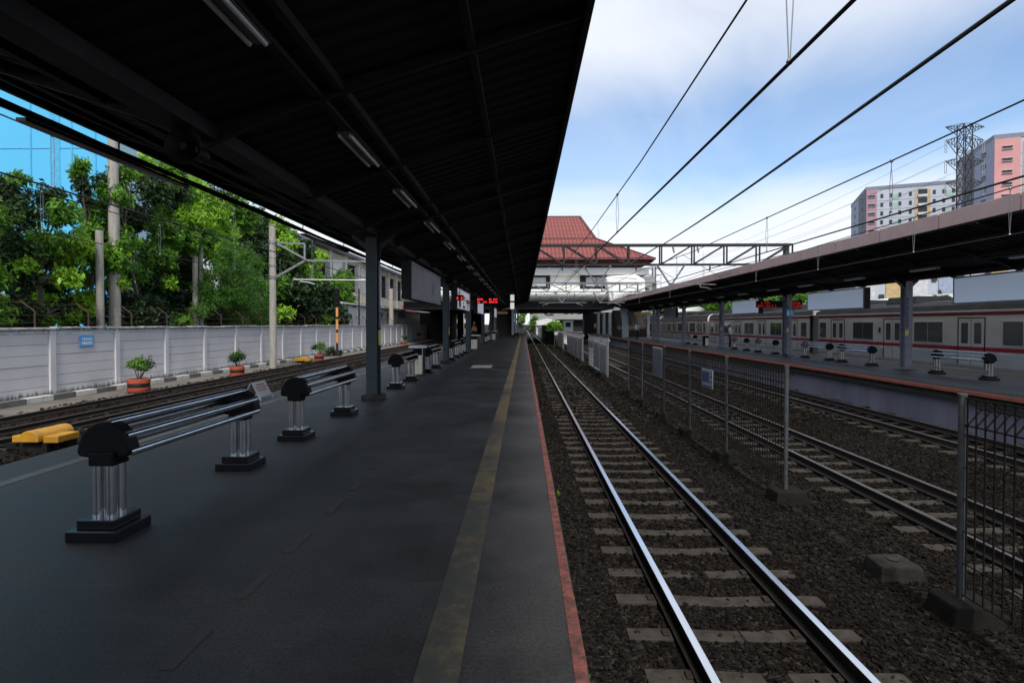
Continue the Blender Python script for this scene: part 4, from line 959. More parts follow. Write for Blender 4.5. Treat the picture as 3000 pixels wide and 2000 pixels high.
# ------------------------------------------------------------------ point machines, signal, poles
def machine(x, y, z, s, label):
    t = thing('point_machine', label, 'point machine', (x, y, z), group='yellow point machines'); m = MB()
    n = 10; pr = [(-.24*s, .12*s)]+[(.24*s*math.cos(math.pi*k/n)*-1, .20*s+.20*s*math.sin(math.pi*k/n)) for k in range(n+1)]+[(.24*s, .12*s)]
    m.prism([(x+u, z+w_) for u, w_ in pr], 'y', y-.55*s, y+.55*s); m.build('motor_cover', yellow_m, t, bevel=.015)
    MB().bx(x+.245*s, x+.62*s, y-.42*s, y+.25*s, z+.08*s, z+.25*s).build('side_box', yellow_m, t, bevel=.015); MB().bx(x-.6*s, x-.245*s, y-.35*s, y+.15*s, z+.08*s, z+.24*s).build('side_box', yellow_m, t, bevel=.015)
    MB().bx(x-.34*s, x+.34*s, y-.42*s, y+.5*s, z-.2, z+.078*s).bx(x-.9*s, x+.5*s, y-.2, y-.1, z-.1, z+.02).build('bed', footing_m, t); return t
machine(-10.6, 12.1, -1.14, .88, 'yellow point machine near the left platform edge, in front of the first leaning rail')
machine(-15.05, 37.5, -1.1, .95, 'smaller yellow point machine beside the third potted shrub')
t = thing('signal_post', 'black signal post with orange bands standing by the left wall', 'signal', (-15.3, 45, -1.1))
q = P(988, 1037, X=-15.3); x, y, z = q.x, q.y, gz(-15.3); ORI[t.name] = Vector((x, y, z)); t.location = (x, y, z)
MB().cyl((x, y, z), (x, y, 4.2), .09, n=12).build('post', black_steel, t, smooth=True); m = MB()
for z0 in (-.05, 1.05, 2.1): m.cyl((x, y, z0), (x, y, z0+.85), .105, n=12)
m.build('orange_bands', M('signal_orange', (.75,.32,.10), .5), t, smooth=True)
MB().prism([(x-.22, 2.9), (x+.22, 2.9), (x+.22, 4.3), (x+.12, 4.45), (x-.12, 4.45), (x-.22, 4.3)], 'y', y-.14, y+.05).build('signal_head', plastic_black, t, bevel=.01)
m = MB()
for z0 in (3.15, 3.6, 4.05): m.cyl((x, y-.2, z0), (x, y-.14, z0), .09, n=14)
m.build('lens', glass_dark, t); MB().bx(x-.3, x+.3, y-.3, y+.3, z, z+.5).build('base', black_steel, t, bevel=.03)
V, Q, K = leaves([(x-.55, y-.3, z+.35, .42, 0), (x-.3, y-.5, z+.6, .3, 0)], 2500, .07, .5, 3)
sh = thing('bush', 'dark bush at the foot of the signal post', 'bush', (x-.5, y-.4, z)); np_mesh('foliage', V, Q, [leaf_dark], sh); MB().cyl((x-.5, y-.35, z-.05), (x-.45, y-.35, z+.4), .03, n=6).build('stem', bark, sh)
def pole(x, y, z0, z1, r, label, mt=pole_conc, nm='concrete_pole', taper=.8): return tag(MB().cyl((x, y, z0), (x, y, z1), r, r*taper, 16).build(nm, mt, None, smooth=True), label, 'pole')
t = thing('catenary_pole', 'concrete overhead line pole with bracket arms standing before the left wall', 'overhead line pole', (-15.05, 33, -1.1))
x, y = -15.05, 33.0; MB().cyl((x, y, -1.15), (x, y, 7.45), .205, .19, 18).build('pole', pole_conc, t, smooth=True)
m = MB(); m.bar((x+.2, y, 6.37), (-13.1, y, 6.3), .10).bar((x+.2, y, 6.37), (-13.0, y, 5.35), .10).bar((-13.1, y, 6.3), (-13.1, y, 5.3), .09).bar((-13.1, y, 5.3), (-9.0, y, 5.22), .10).bar((x+.2, y, 4.3), (-13.1, y, 5.28), .12)
m.cyl((x, y, 6.3), (x, y, 6.48), .225, n=18).cyl((x, y, 4.95), (x, y, 5.05), .225, n=18).cyl((x, y, 4.2), (x, y, 4.35), .225, n=18); m.build('bracket_arm', galv, t)
m = MB(); m.cyl((-13.8, y, 4.17), (-8.9, y, 4.10), .03, n=8).path([(-13.4, y, 4.05), (-12.9, y, 4.0), (-12.5, y, 3.88)], .025, 6).path([(-10.0, y, 4.1), (-9.6, y, 4.18), (-9.2, y, 4.14)], .02, 6); m.build('steady_arm', white_paint, t)
for xx_ in (-12.6, -9.3): m = MB(); insulator(m, (xx_, y, 5.25), (xx_-.1, y, 4.15), 5, .09); m.build('insulator', insul_w, t)
t = pole(-18.8, P(337, 940, X=-18.8).y, -1, 12.5, .25, 'tall pale concrete pole rising among the left trees behind the wall')
t = pole(-18.6, P(309, 940, X=-18.6).y-.3, -1, 5.6, .15, 'shorter slim pale post beside the tall concrete pole', taper=1)
t = pole(-18.9, P(573, 940, X=-18.9).y, -1, 5.4, .15, 'grey concrete post half hidden below the feathery tree', taper=1)
t = pole(-18.9, P(590, 940, X=-18.9).y, -1, 6.0, .12, 'pale concrete post half hidden below the feathery tree, beside the grey one', taper=1)
t = pole(-17.2, P(1052, 900, X=-17.2).y, -1, 5.2, .09, 'thin dark pole in front of the white shed', black_steel, 'thin_pole', .9)
t = pole(-17.2, P(1146, 900, X=-17.2).y, -1, 6.1, .33, 'thick concrete pole in front of the white shed, right of the first teal column')
# ------------------------------------------------------------------ trees behind the left wall
def tree(label, base, clumps, per=1500, lsz=.13, seed=1, mats=None, flat=.4, nm='leafy_tree', group='trees behind the left wall', tr=.16):
    x, y, z = base; t = thing(nm, label, 'tree', base, group=group); g = random.Random(seed)
    V, Q, K = leaves(clumps, per, lsz, flat, seed); np_mesh('crown', V, Q, mats or [leaf_dark, leaf_lit, leaf_mid], t, K)
    m = MB(); zt = max(c[2] for c in clumps); cxm = sum(c[0] for c in clumps)/len(clumps); cym = sum(c[1] for c in clumps)/len(clumps)
    prev = Vector((x, y, z-.1)); spine = [prev]
    for i in range(1, 6):
        q = i/5; spine.append(Vector((x+(cxm-x)*q+g.uniform(-.12, .12), y+(cym-y)*q+g.uniform(-.12, .12), z+(zt-z)*q*.85)))
    for i in range(5): m.cyl(spine[i], spine[i+1], tr*(1-.17*i), tr*(1-.17*(i+1)), 9)
    for c in clumps:
        e = Vector(c[:3]); k = min(range(1, 6), key=lambda i: abs(spine[i].z-(e.z-.9))); k = max(1, min(4, k)); a = spine[k]
        mid = a.lerp(e, .5)+Vector((g.uniform(-.15, .15), g.uniform(-.15, .15), .12)); m.cyl(a, mid, tr*.36, tr*.24, 6).cyl(mid, e, tr*.24, tr*.08, 6)
    m.build('trunk', bark, t, smooth=True); return t
def clump(lst, X, jit=.9, seed=0):
    "lst: (px, py, radius px, kind) in photograph pixels on the plane X, spread in depth"
    g = random.Random(seed); o = []
    for px, py, r, k in lst:
        xx_ = X+g.uniform(-jit, jit*.6); p = P(px, py, X=xx_); o.append((p.x, p.y, p.z, r*.97*(p.y)/F, k if k or g.random() < .60 else 2))
        if g.random() < .4 and r > 34: p = P(px+g.uniform(-20, 20), py+g.uniform(0, 30), X=X-jit-g.uniform(.4, 1.2)); o.append((p.x, p.y, p.z, r*1.2*p.y/F, 0))
    return o
D = 1.2755
def DL(l): return [(a*D, b*D, r*D, k) for a, b, r, k in l]
tree('dark broad tree at the left edge of the picture, bright clumps on its right side', (-19, 21.3, -1.0), clump(DL([(10,742,26,0),(60,742,26,0),(110,742,26,0),(160,745,24,0),(215,742,22,0),(-40,745,26,0),(185,560,26,1),(140,590,24,1),(60,610,24,1),(100,690,28,1),(10,700,26,1),(160,725,24,1),(215,640,26,1),(10,440,42,0),(45,410,22,2),(-30,500,50,0),(50,490,45,0),(110,455,36,0),(140,490,40,0),(20,570,52,0),(90,560,46,0),(150,560,38,2),(165,590,34,1),(30,640,46,0),(90,650,40,0),(150,640,32,1),(190,690,30,1),(205,715,26,1),(120,710,40,0),(50,715,40,0),(-30,640,50,0),(-20,720,45,0)]), -19.2, 1.2, 1)+clump(DL([(140,600,34,0),(175,640,34,0),(120,665,34,0),(60,690,34,0),(165,700,34,0),(30,620,34,0),(215,690,30,0),(90,600,30,0)]), -20.9, .5, 11), 2300, .118, 1)
tree('slim tree with one narrow dark crown sticking up against the blue tower', (-19.5, 25, -1.0), clump(DL([(187,378,20,0),(180,400,22,0),(190,425,22,0),(196,455,20,0),(205,490,26,2),(215,530,28,0),(205,580,30,0)]), -19.5, .5, 2), 2800, .105, 2)
tree('dark tree wrapped around the tall concrete pole', (-19, 28, -1.0), clump(DL([(258,470,20,2),(262,585,22,1),(255,660,22,1),(268,520,20,0),(265,742,24,0),(300,745,24,0),(305,385,22,1),(270,650,26,1),(230,580,24,1),(310,560,22,2),(245,420,28,0),(265,450,36,0),(240,480,38,0),(285,400,28,2),(290,490,40,0),(240,540,42,0),(280,560,40,0),(255,600,40,0),(235,545,26,1),(270,580,26,1),(250,620,28,1),(300,630,38,0),(280,690,40,0),(320,720,34,0),(240,720,26,0)]), -19.2, 1.0, 3), 2300, .112, 3)
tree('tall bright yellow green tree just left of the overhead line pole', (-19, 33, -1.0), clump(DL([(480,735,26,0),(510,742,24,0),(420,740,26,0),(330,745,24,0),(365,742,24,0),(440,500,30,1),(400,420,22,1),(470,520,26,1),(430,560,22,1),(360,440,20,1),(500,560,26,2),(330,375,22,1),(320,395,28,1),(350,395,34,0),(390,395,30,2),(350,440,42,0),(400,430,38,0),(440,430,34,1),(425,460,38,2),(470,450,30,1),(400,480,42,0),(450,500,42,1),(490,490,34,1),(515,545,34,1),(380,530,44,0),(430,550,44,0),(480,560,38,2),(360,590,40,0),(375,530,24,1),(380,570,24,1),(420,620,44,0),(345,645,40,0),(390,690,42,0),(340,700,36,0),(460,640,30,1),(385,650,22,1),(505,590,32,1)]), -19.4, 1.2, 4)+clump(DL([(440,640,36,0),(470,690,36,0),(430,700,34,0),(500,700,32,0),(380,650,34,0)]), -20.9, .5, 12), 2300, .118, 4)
tree('dark tree high behind the bright tree, under the eave', (-22.5, 44, -1.0), clump(DL([(520,470,34,0),(555,490,36,0),(590,510,32,0),(540,520,38,0),(580,545,38,0),(610,560,32,0),(560,570,40,0),(640,520,24,1),(600,600,40,0),(660,545,26,0)]), -22.5, 1.2, 5), 1300, .2, 5)
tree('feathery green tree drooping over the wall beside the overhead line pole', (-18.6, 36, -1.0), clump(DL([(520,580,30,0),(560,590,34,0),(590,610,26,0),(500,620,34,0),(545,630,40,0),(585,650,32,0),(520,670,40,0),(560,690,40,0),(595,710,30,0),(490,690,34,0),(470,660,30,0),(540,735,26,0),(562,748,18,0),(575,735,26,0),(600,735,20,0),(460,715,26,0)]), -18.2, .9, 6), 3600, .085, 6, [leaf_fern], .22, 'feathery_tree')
tree('leafy tree right of the overhead line pole, bright yellow clumps at its top', (-19.5, 46, -1.0), clump(DL([(660,560,24,1),(700,575,26,0),(690,600,26,1),(720,600,22,1),(735,590,18,1),(650,610,30,0),(680,640,32,0),(720,640,26,2),(700,625,18,1)]), -19.6, 1.2, 7), 1500, .2, 7)
tree('dark tree right of the overhead line pole, behind the signal post', (-19.0, 50, -1.0), clump(DL([(640,660,34,0),(690,670,38,0),(735,670,36,0),(775,660,30,2),(790,640,22,2),(660,710,36,0),(710,715,36,0),(755,715,34,0),(790,690,26,2),(640,740,26,0),(690,745,24,0),(780,730,26,0),(655,720,20,1),(735,735,22,0)]), -19.0, 1.2, 8), 1400, .2, 8)

# ------------------------------------------------------------------ buildings on the left
tower_m = M('pale_blue_cladding', (.10,.50,.80), .35, 0, (.085,.45,.74), .08, bump=.0, stretch=(1,1,.3)); tower_s = M('pale_teal_cladding', (.32,.52,.60), .4, 0, (.28,.47,.55), .1); tower_j = M('cladding_joint', (.085,.44,.73), .5)
bt = thing('blue_tower', 'big flat blue clad tower behind the left trees', 'building', (-48, 57, -1))
MB().bx(-66, -37.4, 50, 63, -1, 46).build('cladding', tower_m, bt)
MB().bx(-37.4, -37.2, 50, 63, -1, 46).build('side_cladding', tower_s, bt)
m = MB()
for x in (-64, -60.2, -56.4, -52.6, -48.8, -45, -41.2, -39.0): m.bx(x-.06, x+.06, 49.94, 49.998, -1, 46)
m.bx(-43.2, -42.3, 49.95, 49.998, -1, 46)
for z in (9, 17.5, 26, 34.5): m.bx(-66, -37.4, 49.96, 49.99, z, z+.08)
m.build('joints', tower_j, bt)
of = thing('old_flats', 'worn cream building with open floors behind the trees on the left', 'building', (-24, 76, -1))
flat_w = M('worn_cream_wall', (.52,.49,.40), .8, 0, (.34,.32,.27), .7, bump=.1, stretch=(1,1,.4)); flat_white = M('flat_white', (.62,.62,.60), .7, 0, (.45,.45,.44), .8); roof_grey = M('roof_blue_grey', (.13,.15,.20), .6)
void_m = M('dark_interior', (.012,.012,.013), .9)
FXB = -22.0
MB().bx(FXB-9, FXB-.8, 56, 114, -1, 10.0).build('core', void_m, of)
for z0, z1 in ((3.9, 5.6), (9.2, 9.8), (-1, 1.4)): MB().bx(FXB-.8, FXB, 56, 114, z0, z1).build('parapet', flat_w, of)
for i, y in enumerate((57, 62.5, 68, 73.5, 79, 84.5, 90, 95.5, 101, 107, 112)): MB().bx(FXB-.5, FXB+.06, y, y+.7, -1, 9.9).build('column', flat_white, of)
for y0_, y1_ in ((64, 67.5), (75, 77.5)): MB().bx(FXB-.7, FXB-.1, y0_, y1_, 5.61, 9.15).build('infill_panel', flat_white, of)
MB().path([(FXB+.3, 80.3, 9.4), (FXB+.3, 80.3, 7.2), (FXB+.3, 79.4, 6.6), (FXB+.3, 79.4, 3)], .12, 8).build('pipe', flat_white, of)
m = MB()
for y in np.arange(57, 112, 1.5): m.bx(FXB-.02, FXB+.04, y, y+.5, 4.0, 4.3)
m.build('vents', void_m, of); MB().prism([(FXB-10, 10.0), (FXB+.9, 9.9), (FXB+.9, 10.15), (FXB-5, 12)], 'y', 55, 115).build('roof', roof_grey, of)
ws = thing('white_shed', 'long low white shed behind the far part of the left wall', 'building', (-20, 78, -1))
MB().bx(-21.5, -18.6, 56, 112, -1, 3.55).build('wall', flat_white, ws); MB().prism([(-21.9, 3.9), (-18.2, 3.56), (-18.2, 3.72), (-21.9, 4.1)], 'y', 55.5, 112.5).build('roof', white_paint, ws)
for i, (a, b_) in enumerate(((66.5, 69), (70.5, 73), (75, 76.5), (82, 87))): 
    f = MB().bx(-18.62, -18.56, a, b_, .5, 3.0 if i < 3 else 3.2).build('window', roof_grey, ws); MB().bx(-18.559, -18.545, a+.1, b_-.1, .6, 2.4).build('pane', M('shed_pane', (.42,.52,.55), .3) if i == 0 else bpy.data.materials['shed_pane'], f)
MB().add([(-18.2, 82, 4.3), (-17.4, 82, 3.4), (-17.4, 90, 3.4), (-18.2, 90, 4.3), (-18.2, 82, 4.2), (-17.4, 82, 3.3), (-17.4, 90, 3.3), (-18.2, 90, 4.2)], [(0,1,2,3),(7,6,5,4),(0,4,5,1),(1,5,6,2),(2,6,7,3),(3,7,4,0)]).build('red_awning', red_paint, ws)
hs_ = thing('tiled_house', 'low house with a red tiled roof at the far left behind the wall', 'house', (-27, 26, -1))
tile_m = M('old_roof_tile', (.30,.10,.06), .8, 0, (.17,.06,.045), 9, bump=.5, bscale=12)
MB().bx(-32, -24, 16.5, 25.3, -1, 2.4).build('wall', flat_white, hs_); MB().prism([(-32.6, 2.4), (-23.4, 2.4), (-28, 4.2)], 'y', 16, 26).build('roof', tile_m, hs_)

# ------------------------------------------------------------------ station building bridging the tracks
def tile_mat(name, c, c2):
    m, nt, b = newmat(name); L = nt.links.new; tc = nd(nt, 'ShaderNodeTexCoord')
    wv = nd(nt, 'ShaderNodeTexWave', wave_type='BANDS', bands_direction='X', Scale=.62, Distortion=.1); wz = nd(nt, 'ShaderNodeTexWave', wave_type='BANDS', bands_direction='Z', wave_profile='SAW', Scale=.36)
    L(tc.outputs['Object'], wv.inputs['Vector']); L(tc.outputs['Object'], wz.inputs['Vector'])
    n = nd(nt, 'ShaderNodeTexNoise', Scale=.5, Detail=6); L(tc.outputs['Object'], n.inputs['Vector'])
    mx = nd(nt, 'ShaderNodeMix', data_type='RGBA'); mx.inputs['A'].default_value = c4(c); mx.inputs['B'].default_value = c4(c2); L(n.outputs['Fac'], mx.inputs['Factor'])
    k1 = nd(nt, 'ShaderNodeMapRange'); k1.inputs[3].default_value = .70; k1.inputs[4].default_value = 1.12; L(wv.outputs['Fac'], k1.inputs[0])
    k2 = nd(nt, 'ShaderNodeMapRange'); k2.inputs[2].default_value = .3; k2.inputs[3].default_value = .72; k2.inputs[4].default_value = 1.; L(wz.outputs['Fac'], k2.inputs[0])
    dk = nd(nt, 'ShaderNodeMath', operation='MULTIPLY'); L(k1.outputs[0], dk.inputs[0]); L(k2.outputs[0], dk.inputs[1])
    ad = nd(nt, 'ShaderNodeMath', operation='ADD'); L(wv.outputs['Fac'], ad.inputs[0]); L(wz.outputs['Fac'], ad.inputs[1])
    sc = nd(nt, 'ShaderNodeVectorMath', operation='SCALE'); L(mx.outputs['Result'], sc.inputs[0]); L(dk.outputs[0], sc.inputs['Scale']); L(sc.outputs[0], b.inputs['Base Color'])
    bp = nd(nt, 'ShaderNodeBump', Strength=.3, Distance=.1); L(ad.outputs[0], bp.inputs['Height']); L(bp.outputs[0], b.inputs['Normal']); b.inputs['Roughness'].default_value = .75; b.inputs['Specular IOR Level'].default_value = .12; return m
roof_m = tile_mat('red_roof_tiles', (.25,.082,.074), (.19,.064,.058)); st_white = M('station_white', (.86,.86,.83), .5, 0, (.76,.76,.73), .35, bump=.02, stretch=(1,1,.5)); st_grey = M('station_grey', (.30,.30,.30), .7); ridge_m = M('ridge_dark_red', (.13,.04,.04), .7)  # st_grey is one even mid grey
sb = thing('station_building', 'white station building bridging the tracks under a tiered red tiled roof', 'building', (-2, 84, 3.5))
YB = 72.0
def eave(z, y0, y1, x0, x1): return [(x0, y0, z), (x1, y0, z), (x1, y1, z), (x0, y1, z)]
e1 = P(1918, 757, Y=70); e2 = P(1745, 700, Y=76); e3 = P(1709, 634, Y=82)
XC = -.2; L0 = eave(e1.z, 70, 104, 2*XC-e1.x, e1.x); L1 = eave(e2.z, 76, 98, 2*XC-e2.x, e2.x); RD = [(2*XC-e3.x, 87, e3.z+.9), (e3.x, 87, e3.z+.9)]
# tiers: shallow skirt, steep hipped top
MB().add(L0+L1, [(0,1,5,4),(1,2,6,5),(2,3,7,6),(3,0,4,7)]).add(L1+RD, [(0,1,5,4),(1,2,5),(2,3,4,5),(3,0,4)]).add([(x, y, z-.35) for x, y, z in L0], [(3,2,1,0)]).build('roof', roof_m, sb)
m = MB(); q = [(x, y, z+.05) for x, y, z in L1]
for a, b_ in zip(q, q[1:]+q[:1]): m.bar(a, b_, .22)
for a, b_ in ((q[1], RD[1]), (q[2], RD[1]), (q[0], RD[0]), (q[3], RD[0]), (RD[0], RD[1])): m.bar(a, b_, .26)
for i in range(4): m.bar(L0[i], q[i], .24); m.bar(L0[i], L0[(i+1) % 4], .3)
m.build('ridge_tiles', ridge_m, sb)
zf = lambda py: P(1600, py, Y=YB).z; xf = lambda px, Y=YB: P(px, 850, Y=Y).x
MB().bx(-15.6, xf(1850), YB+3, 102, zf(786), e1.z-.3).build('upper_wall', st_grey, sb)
m = MB()
for x in np.arange(-14.8, xf(1850), 3.6): m.bx(x, x+.5, YB+2.6, YB+3, zf(786), e1.z-.36)
m.build('upper_posts', st_white, sb)
MB().bx(-15.8, xf(1898), YB-.6, 104, zf(806), zf(786)).build('upper_band', st_white, sb, bevel=.05)
MB().bx(-15.8, xf(1800), YB+.5, 103, zf(848), zf(806)-.01).build('window_storey', st_white, sb)
for px0, px1 in ((1490, 1612), (1700, 1786), (1380, 1460)):
    x0, x1 = xf(px0), xf(px1); f = MB().bx(x0, x1, YB+.30, YB+.49, zf(846), zf(807)).build('window', void_m, sb)
    w_ = (x1-x0); MB().bx(x0+w_*.2, x0+w_*.55, YB+.26, YB+.295, zf(838), zf(812)).bx(x0+w_*.57, x0+w_*.9, YB+.26, YB+.295, zf(838), zf(812)).build('pane', M('station_pane', (.42,.46,.48), .2), f)
# rounded lower band, curved under
pr = []; zt, zb = zf(848)-.01, zf(884)
for k in range(13):
    a = R(90*k/12); pr.append((YB-.9+2.2*(1-math.cos(a)), zb+1.1-1.1*math.sin(a)))
pr = [(YB+5, zt), (YB-.9, zt)]+pr+[(YB+5, zb)]
MB().prism(pr, 'x', -15.75, xf(1790)).build('rounded_band', st_white, sb, smooth=True)
# closed stair housing sloping down to the right platform
sx0, sx1 = xf(1782), xf(1884); m = MB()
m.prism([(sx0, zf(886)), (sx0-.6, zf(812)), (sx1-1.2, zf(806)-.02), (sx1, zf(822)), (sx1, zf(862)), (sx1-2, zf(866))], 'y', YB-1.5, YB+5).build('stair_housing', st_white, sb, bevel=.3)
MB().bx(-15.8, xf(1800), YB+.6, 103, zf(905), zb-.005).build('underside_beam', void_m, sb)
m = MB()
for i, px in enumerate((1753, 1769, 1786, 1802)):
    x = P(px, 960, Y=92).x; MB().bx(x-.2, x+.2, 91.6, 92.3, -.18, zf(905)-.01).build('support_pillar', post_pale, sb)
for x in (-11.0,): MB().bx(x-.5, x+.5, 96, 97, -1.3, zf(905)-.01).build('support_pillar', canopy_dark, sb)
MB().bx(10.8, 18, 99, 102, -1.2, zf(905)-.01).build('dark_backing', void_m, sb); MB().bx(-17.5, -12.3, 93, 102, -1.2, zf(905)-.01).build('ground_floor', void_m, sb); MB().bx(-9.9, -7.3, 99, 102, -1.2, zf(905)-.01).build('dark_backing', void_m, sb)  # near-black backing added for the darkness under the bridge
# stairs on the left platform
brown = M('dark_stair_brown', (.035,.028,.022), .8, 0, (.022,.019,.016), 3)
ls = thing('staircase', 'dark covered staircase rising at the far end of the left platform', 'staircase', (-2.7, 70, 0)); m = MB()
for i in range(20): m.bx(-4.0, -1.45, 66+i*.3, 66+(i+1)*.3, 0, .17*(i+1))
m.build('steps', brown, ls)
for x in (-4.2, -1.44): MB().prism([(66, 0), (72.2, 0), (72.2, 4.3), (66, 1.0)], 'x', x, x+.18).build('side_wall', brown, ls)
MB().bx(-4.3, -1.2, 72.25, 72.6, 0, 3.7).build('back_wall', brown, ls)
tr_ = thing('hand_trolley', 'small red hand trolley standing before the dark stairs', 'trolley', (-3.0, 60, 0))
MB().bx(-3.2, -2.75, 59.8, 60.3, .12, .2).bx(-3.2, -2.75, 59.8, 60.3, .5, .56).build('tray', red_paint, tr_); MB().path([(-2.8, 60.2, .1), (-2.78, 60.4, 1.1)], .03, 6).path([(-3.15, 60.2, .1), (-3.13, 60.4, .8)], .03, 6).build('handle', red_paint, tr_)
MB().cyl((-3.25, 60, .09), (-3.2, 60, .09), .09, n=10).cyl((-2.75, 60, .09), (-2.7, 60, .09), .09, n=10).build('wheel', black_steel, tr_)
# stairs on the right platform
rs_ = thing('staircase', 'grey sided staircase with a yellow header at the far end of the right platform', 'staircase', (14.2, 70, -.18))
pj = lambda px, py, Y: P(px, py, Y=Y)
a = pj(1816, 903, 70); b_ = pj(1839, 948, 70); c = pj(1826, 980, 70)
MB().prism([(a.x, a.z), (a.x+.75, a.z), (b_.x, b_.z), (b_.x, -.18), (b_.x-.7, -.18), (b_.x-.7, b_.z)], 'y', 69.4, 70).build('side_stringer', post_pale, rs_)
a2 = pj(1846, 905, 70.5); b2 = pj(1868, 950, 70.5); MB().prism([(a2.x, a2.z), (a2.x+.35, a2.z), (b2.x+.1, b2.z), (b2.x+.1, b2.z-.5), (b2.x-.2, b2.z-.4)], 'y', 70.4, 70.6).build('handrail', M('tan_handrail', (.24,.20,.14), .6), rs_)
m = MB()
for i in range(20): m.bx(12.4, 16.2, 72+i*.3, 72.3+i*.3, -.18, -.18+.18*(i+1))
m.build('steps', brown, rs_)
a3 = pj(1858, 915, 68); b3 = pj(1908, 922, 68); MB().bx(a3.x, b3.x, 67.9, 68.1, b3.z, a3.z).build('yellow_header', yellow_sign, rs_)
MB().bx(b3.x-.5, b3.x-.2, 67.9, 68.1, -.18, b3.z-.002).build('header_post', white_paint, rs_); MB().bx(a2.x-.6, b3.x-.6, 78.2, 78.4, -.18, 3.4).build('back_wall', brown, rs_)
ph_ = thing('pale_house', 'pale house seen through the dark passage under the station building', 'house', (-12, 114, -1)); MB().bx(-15, -9, 112, 116, -1.2, 5).build('wall', flat_white, ph_)
for x in (-13.6, -12, -10.6):
    for z in (.6, 2.6): MB().bx(x, x+.7, 111.9, 111.995, z, z+1.1).build('window', void_m, ph_)
# things beyond the bridge
far_m = bpy.data.materials.new('far_facade')
fm = M('far_concrete', (.30,.30,.29), .8, 0, (.17,.17,.165), .3)
ff_ = thing('far_block', 'cluttered grey building seen under the station bridge', 'building', (14, 170, -1))
MB().bx(2, 40, 170, 180, 4.0, 16).build('wall', fm, ff_); q = random.Random(4); m0 = None
k = 0
for r_ in range(5):
    for i in range(18):
        if q.random() < .12 or k >= 90: continue
        x = 2.6+i*2.05+q.uniform(-.2, .2); z = 4.6+r_*1.55
        if m0 is None: m0 = MB().bx(-.55, .55, -.12, 0, 0, .85).build('window', void_m, ff_, local=True); o = m0
        else: o = m0.copy(); COL.objects.link(o)
        o.location = (x-14, -.02, z+1); o.scale = (q.uniform(.5, 1.3), 1, q.uniform(.6, 1.1)); k += 1
m = MB()
for i in range(60):
    x = q.uniform(2, 40); z = q.uniform(4.2, 13); m.bx(x, x+q.uniform(.4, 2.6), 169.2+q.uniform(-.3, .3), 169.9, z, z+q.uniform(.1, .4))
m.build('balcony_clutter', flat_white, ff_)
MB().bx(2, 40, 169.0, 180, 2.9, 3.98).build('ground_arcade', st_grey, ff_); MB().bx(2, 40, 171, 178, -1.2, 2.89).build('base', void_m, ff_)
fs_ = thing('far_shed', 'low white roofed shed far down the main track', 'building', (5.0, 140, -1)); MB().bx(3.2, 8.5, 138, 146, -1.2, 1.2).build('wall', flat_white, fs_); MB().prism([(2.8, 1.21), (8.9, 1.21), (8.9, 2.3), (5.8, 2.9), (2.8, 2.3)], 'y', 137.5, 146.5).build('roof', white_paint, fs_)
rw = thing('retaining_wall', 'pale and dark retaining wall beside the main track under the bridge', 'wall', (3.6, 90, -1.3))
MB().bx(3.2, 3.6, 92, 125, -1.3, .9).build('pale_face', fm, rw); a = P(1583, 985, Y=80); MB().bx(3.0, 4.3, 78, 91.9, -1.3, 1.35).build('dark_box', void_m, rw)
V, Q, K = leaves([(P(px, py, Y=72).x, 72+i*.8, P(px, py, Y=72).z, .75, i % 2) for i, (px, py) in enumerate(((1616,956),(1624,953),(1633,955),(1641,956),(1628,960)))], 500, .16, .5, 9)
sh = thing('shrub_row', 'green shrubs growing behind the farthest fence section', 'shrub', (4.4, 73, -1.2)); np_mesh('foliage', V, Q, [leaf_mid, leaf_lit], sh, K); m = MB()
for i in range(4): m.cyl((4+i*.3, 72.5+i*.5, -1.3), (4.1+i*.3, 72.5+i*.5, .9), .04, n=6)
m.build('stems', bark, sh)
cbn = thing('equipment_cabinet', 'white framed equipment cabinet at the end of the right platform', 'cabinet', (8.6, 76, -1.2)); a = P(1650, 961, Y=76); b_ = P(1679, 939, Y=76)
MB().bx(a.x, b_.x, 75.9, 77, -1.3, b_.z).build('body', white_paint, cbn, bevel=.03); MB().bx(a.x+.35, b_.x-.35, 75.86, 75.89, a.z+.15, b_.z-.25).build('grille', void_m, cbn)
for (px, py, r_, s_, lb_) in ((1527, 935, .9, 21, 'slim green tree beyond the end of the left platform'), (1560, 948, .7, 22, 'small green tree beside the far end of the main track')):
    c = P(px, py, Y=125); tree(lb_, (c.x, 125, -1.2), [(c.x, 125, c.z, r_*1.3, 2), (c.x+.5, 125.6, c.z+1.3, r_, 2), (c.x-.4, 124.5, c.z-1.2, r_*1.1, 0)], 240, .28, s_, None, .5, 'small_tree', 'trees beyond the bridge', .1)

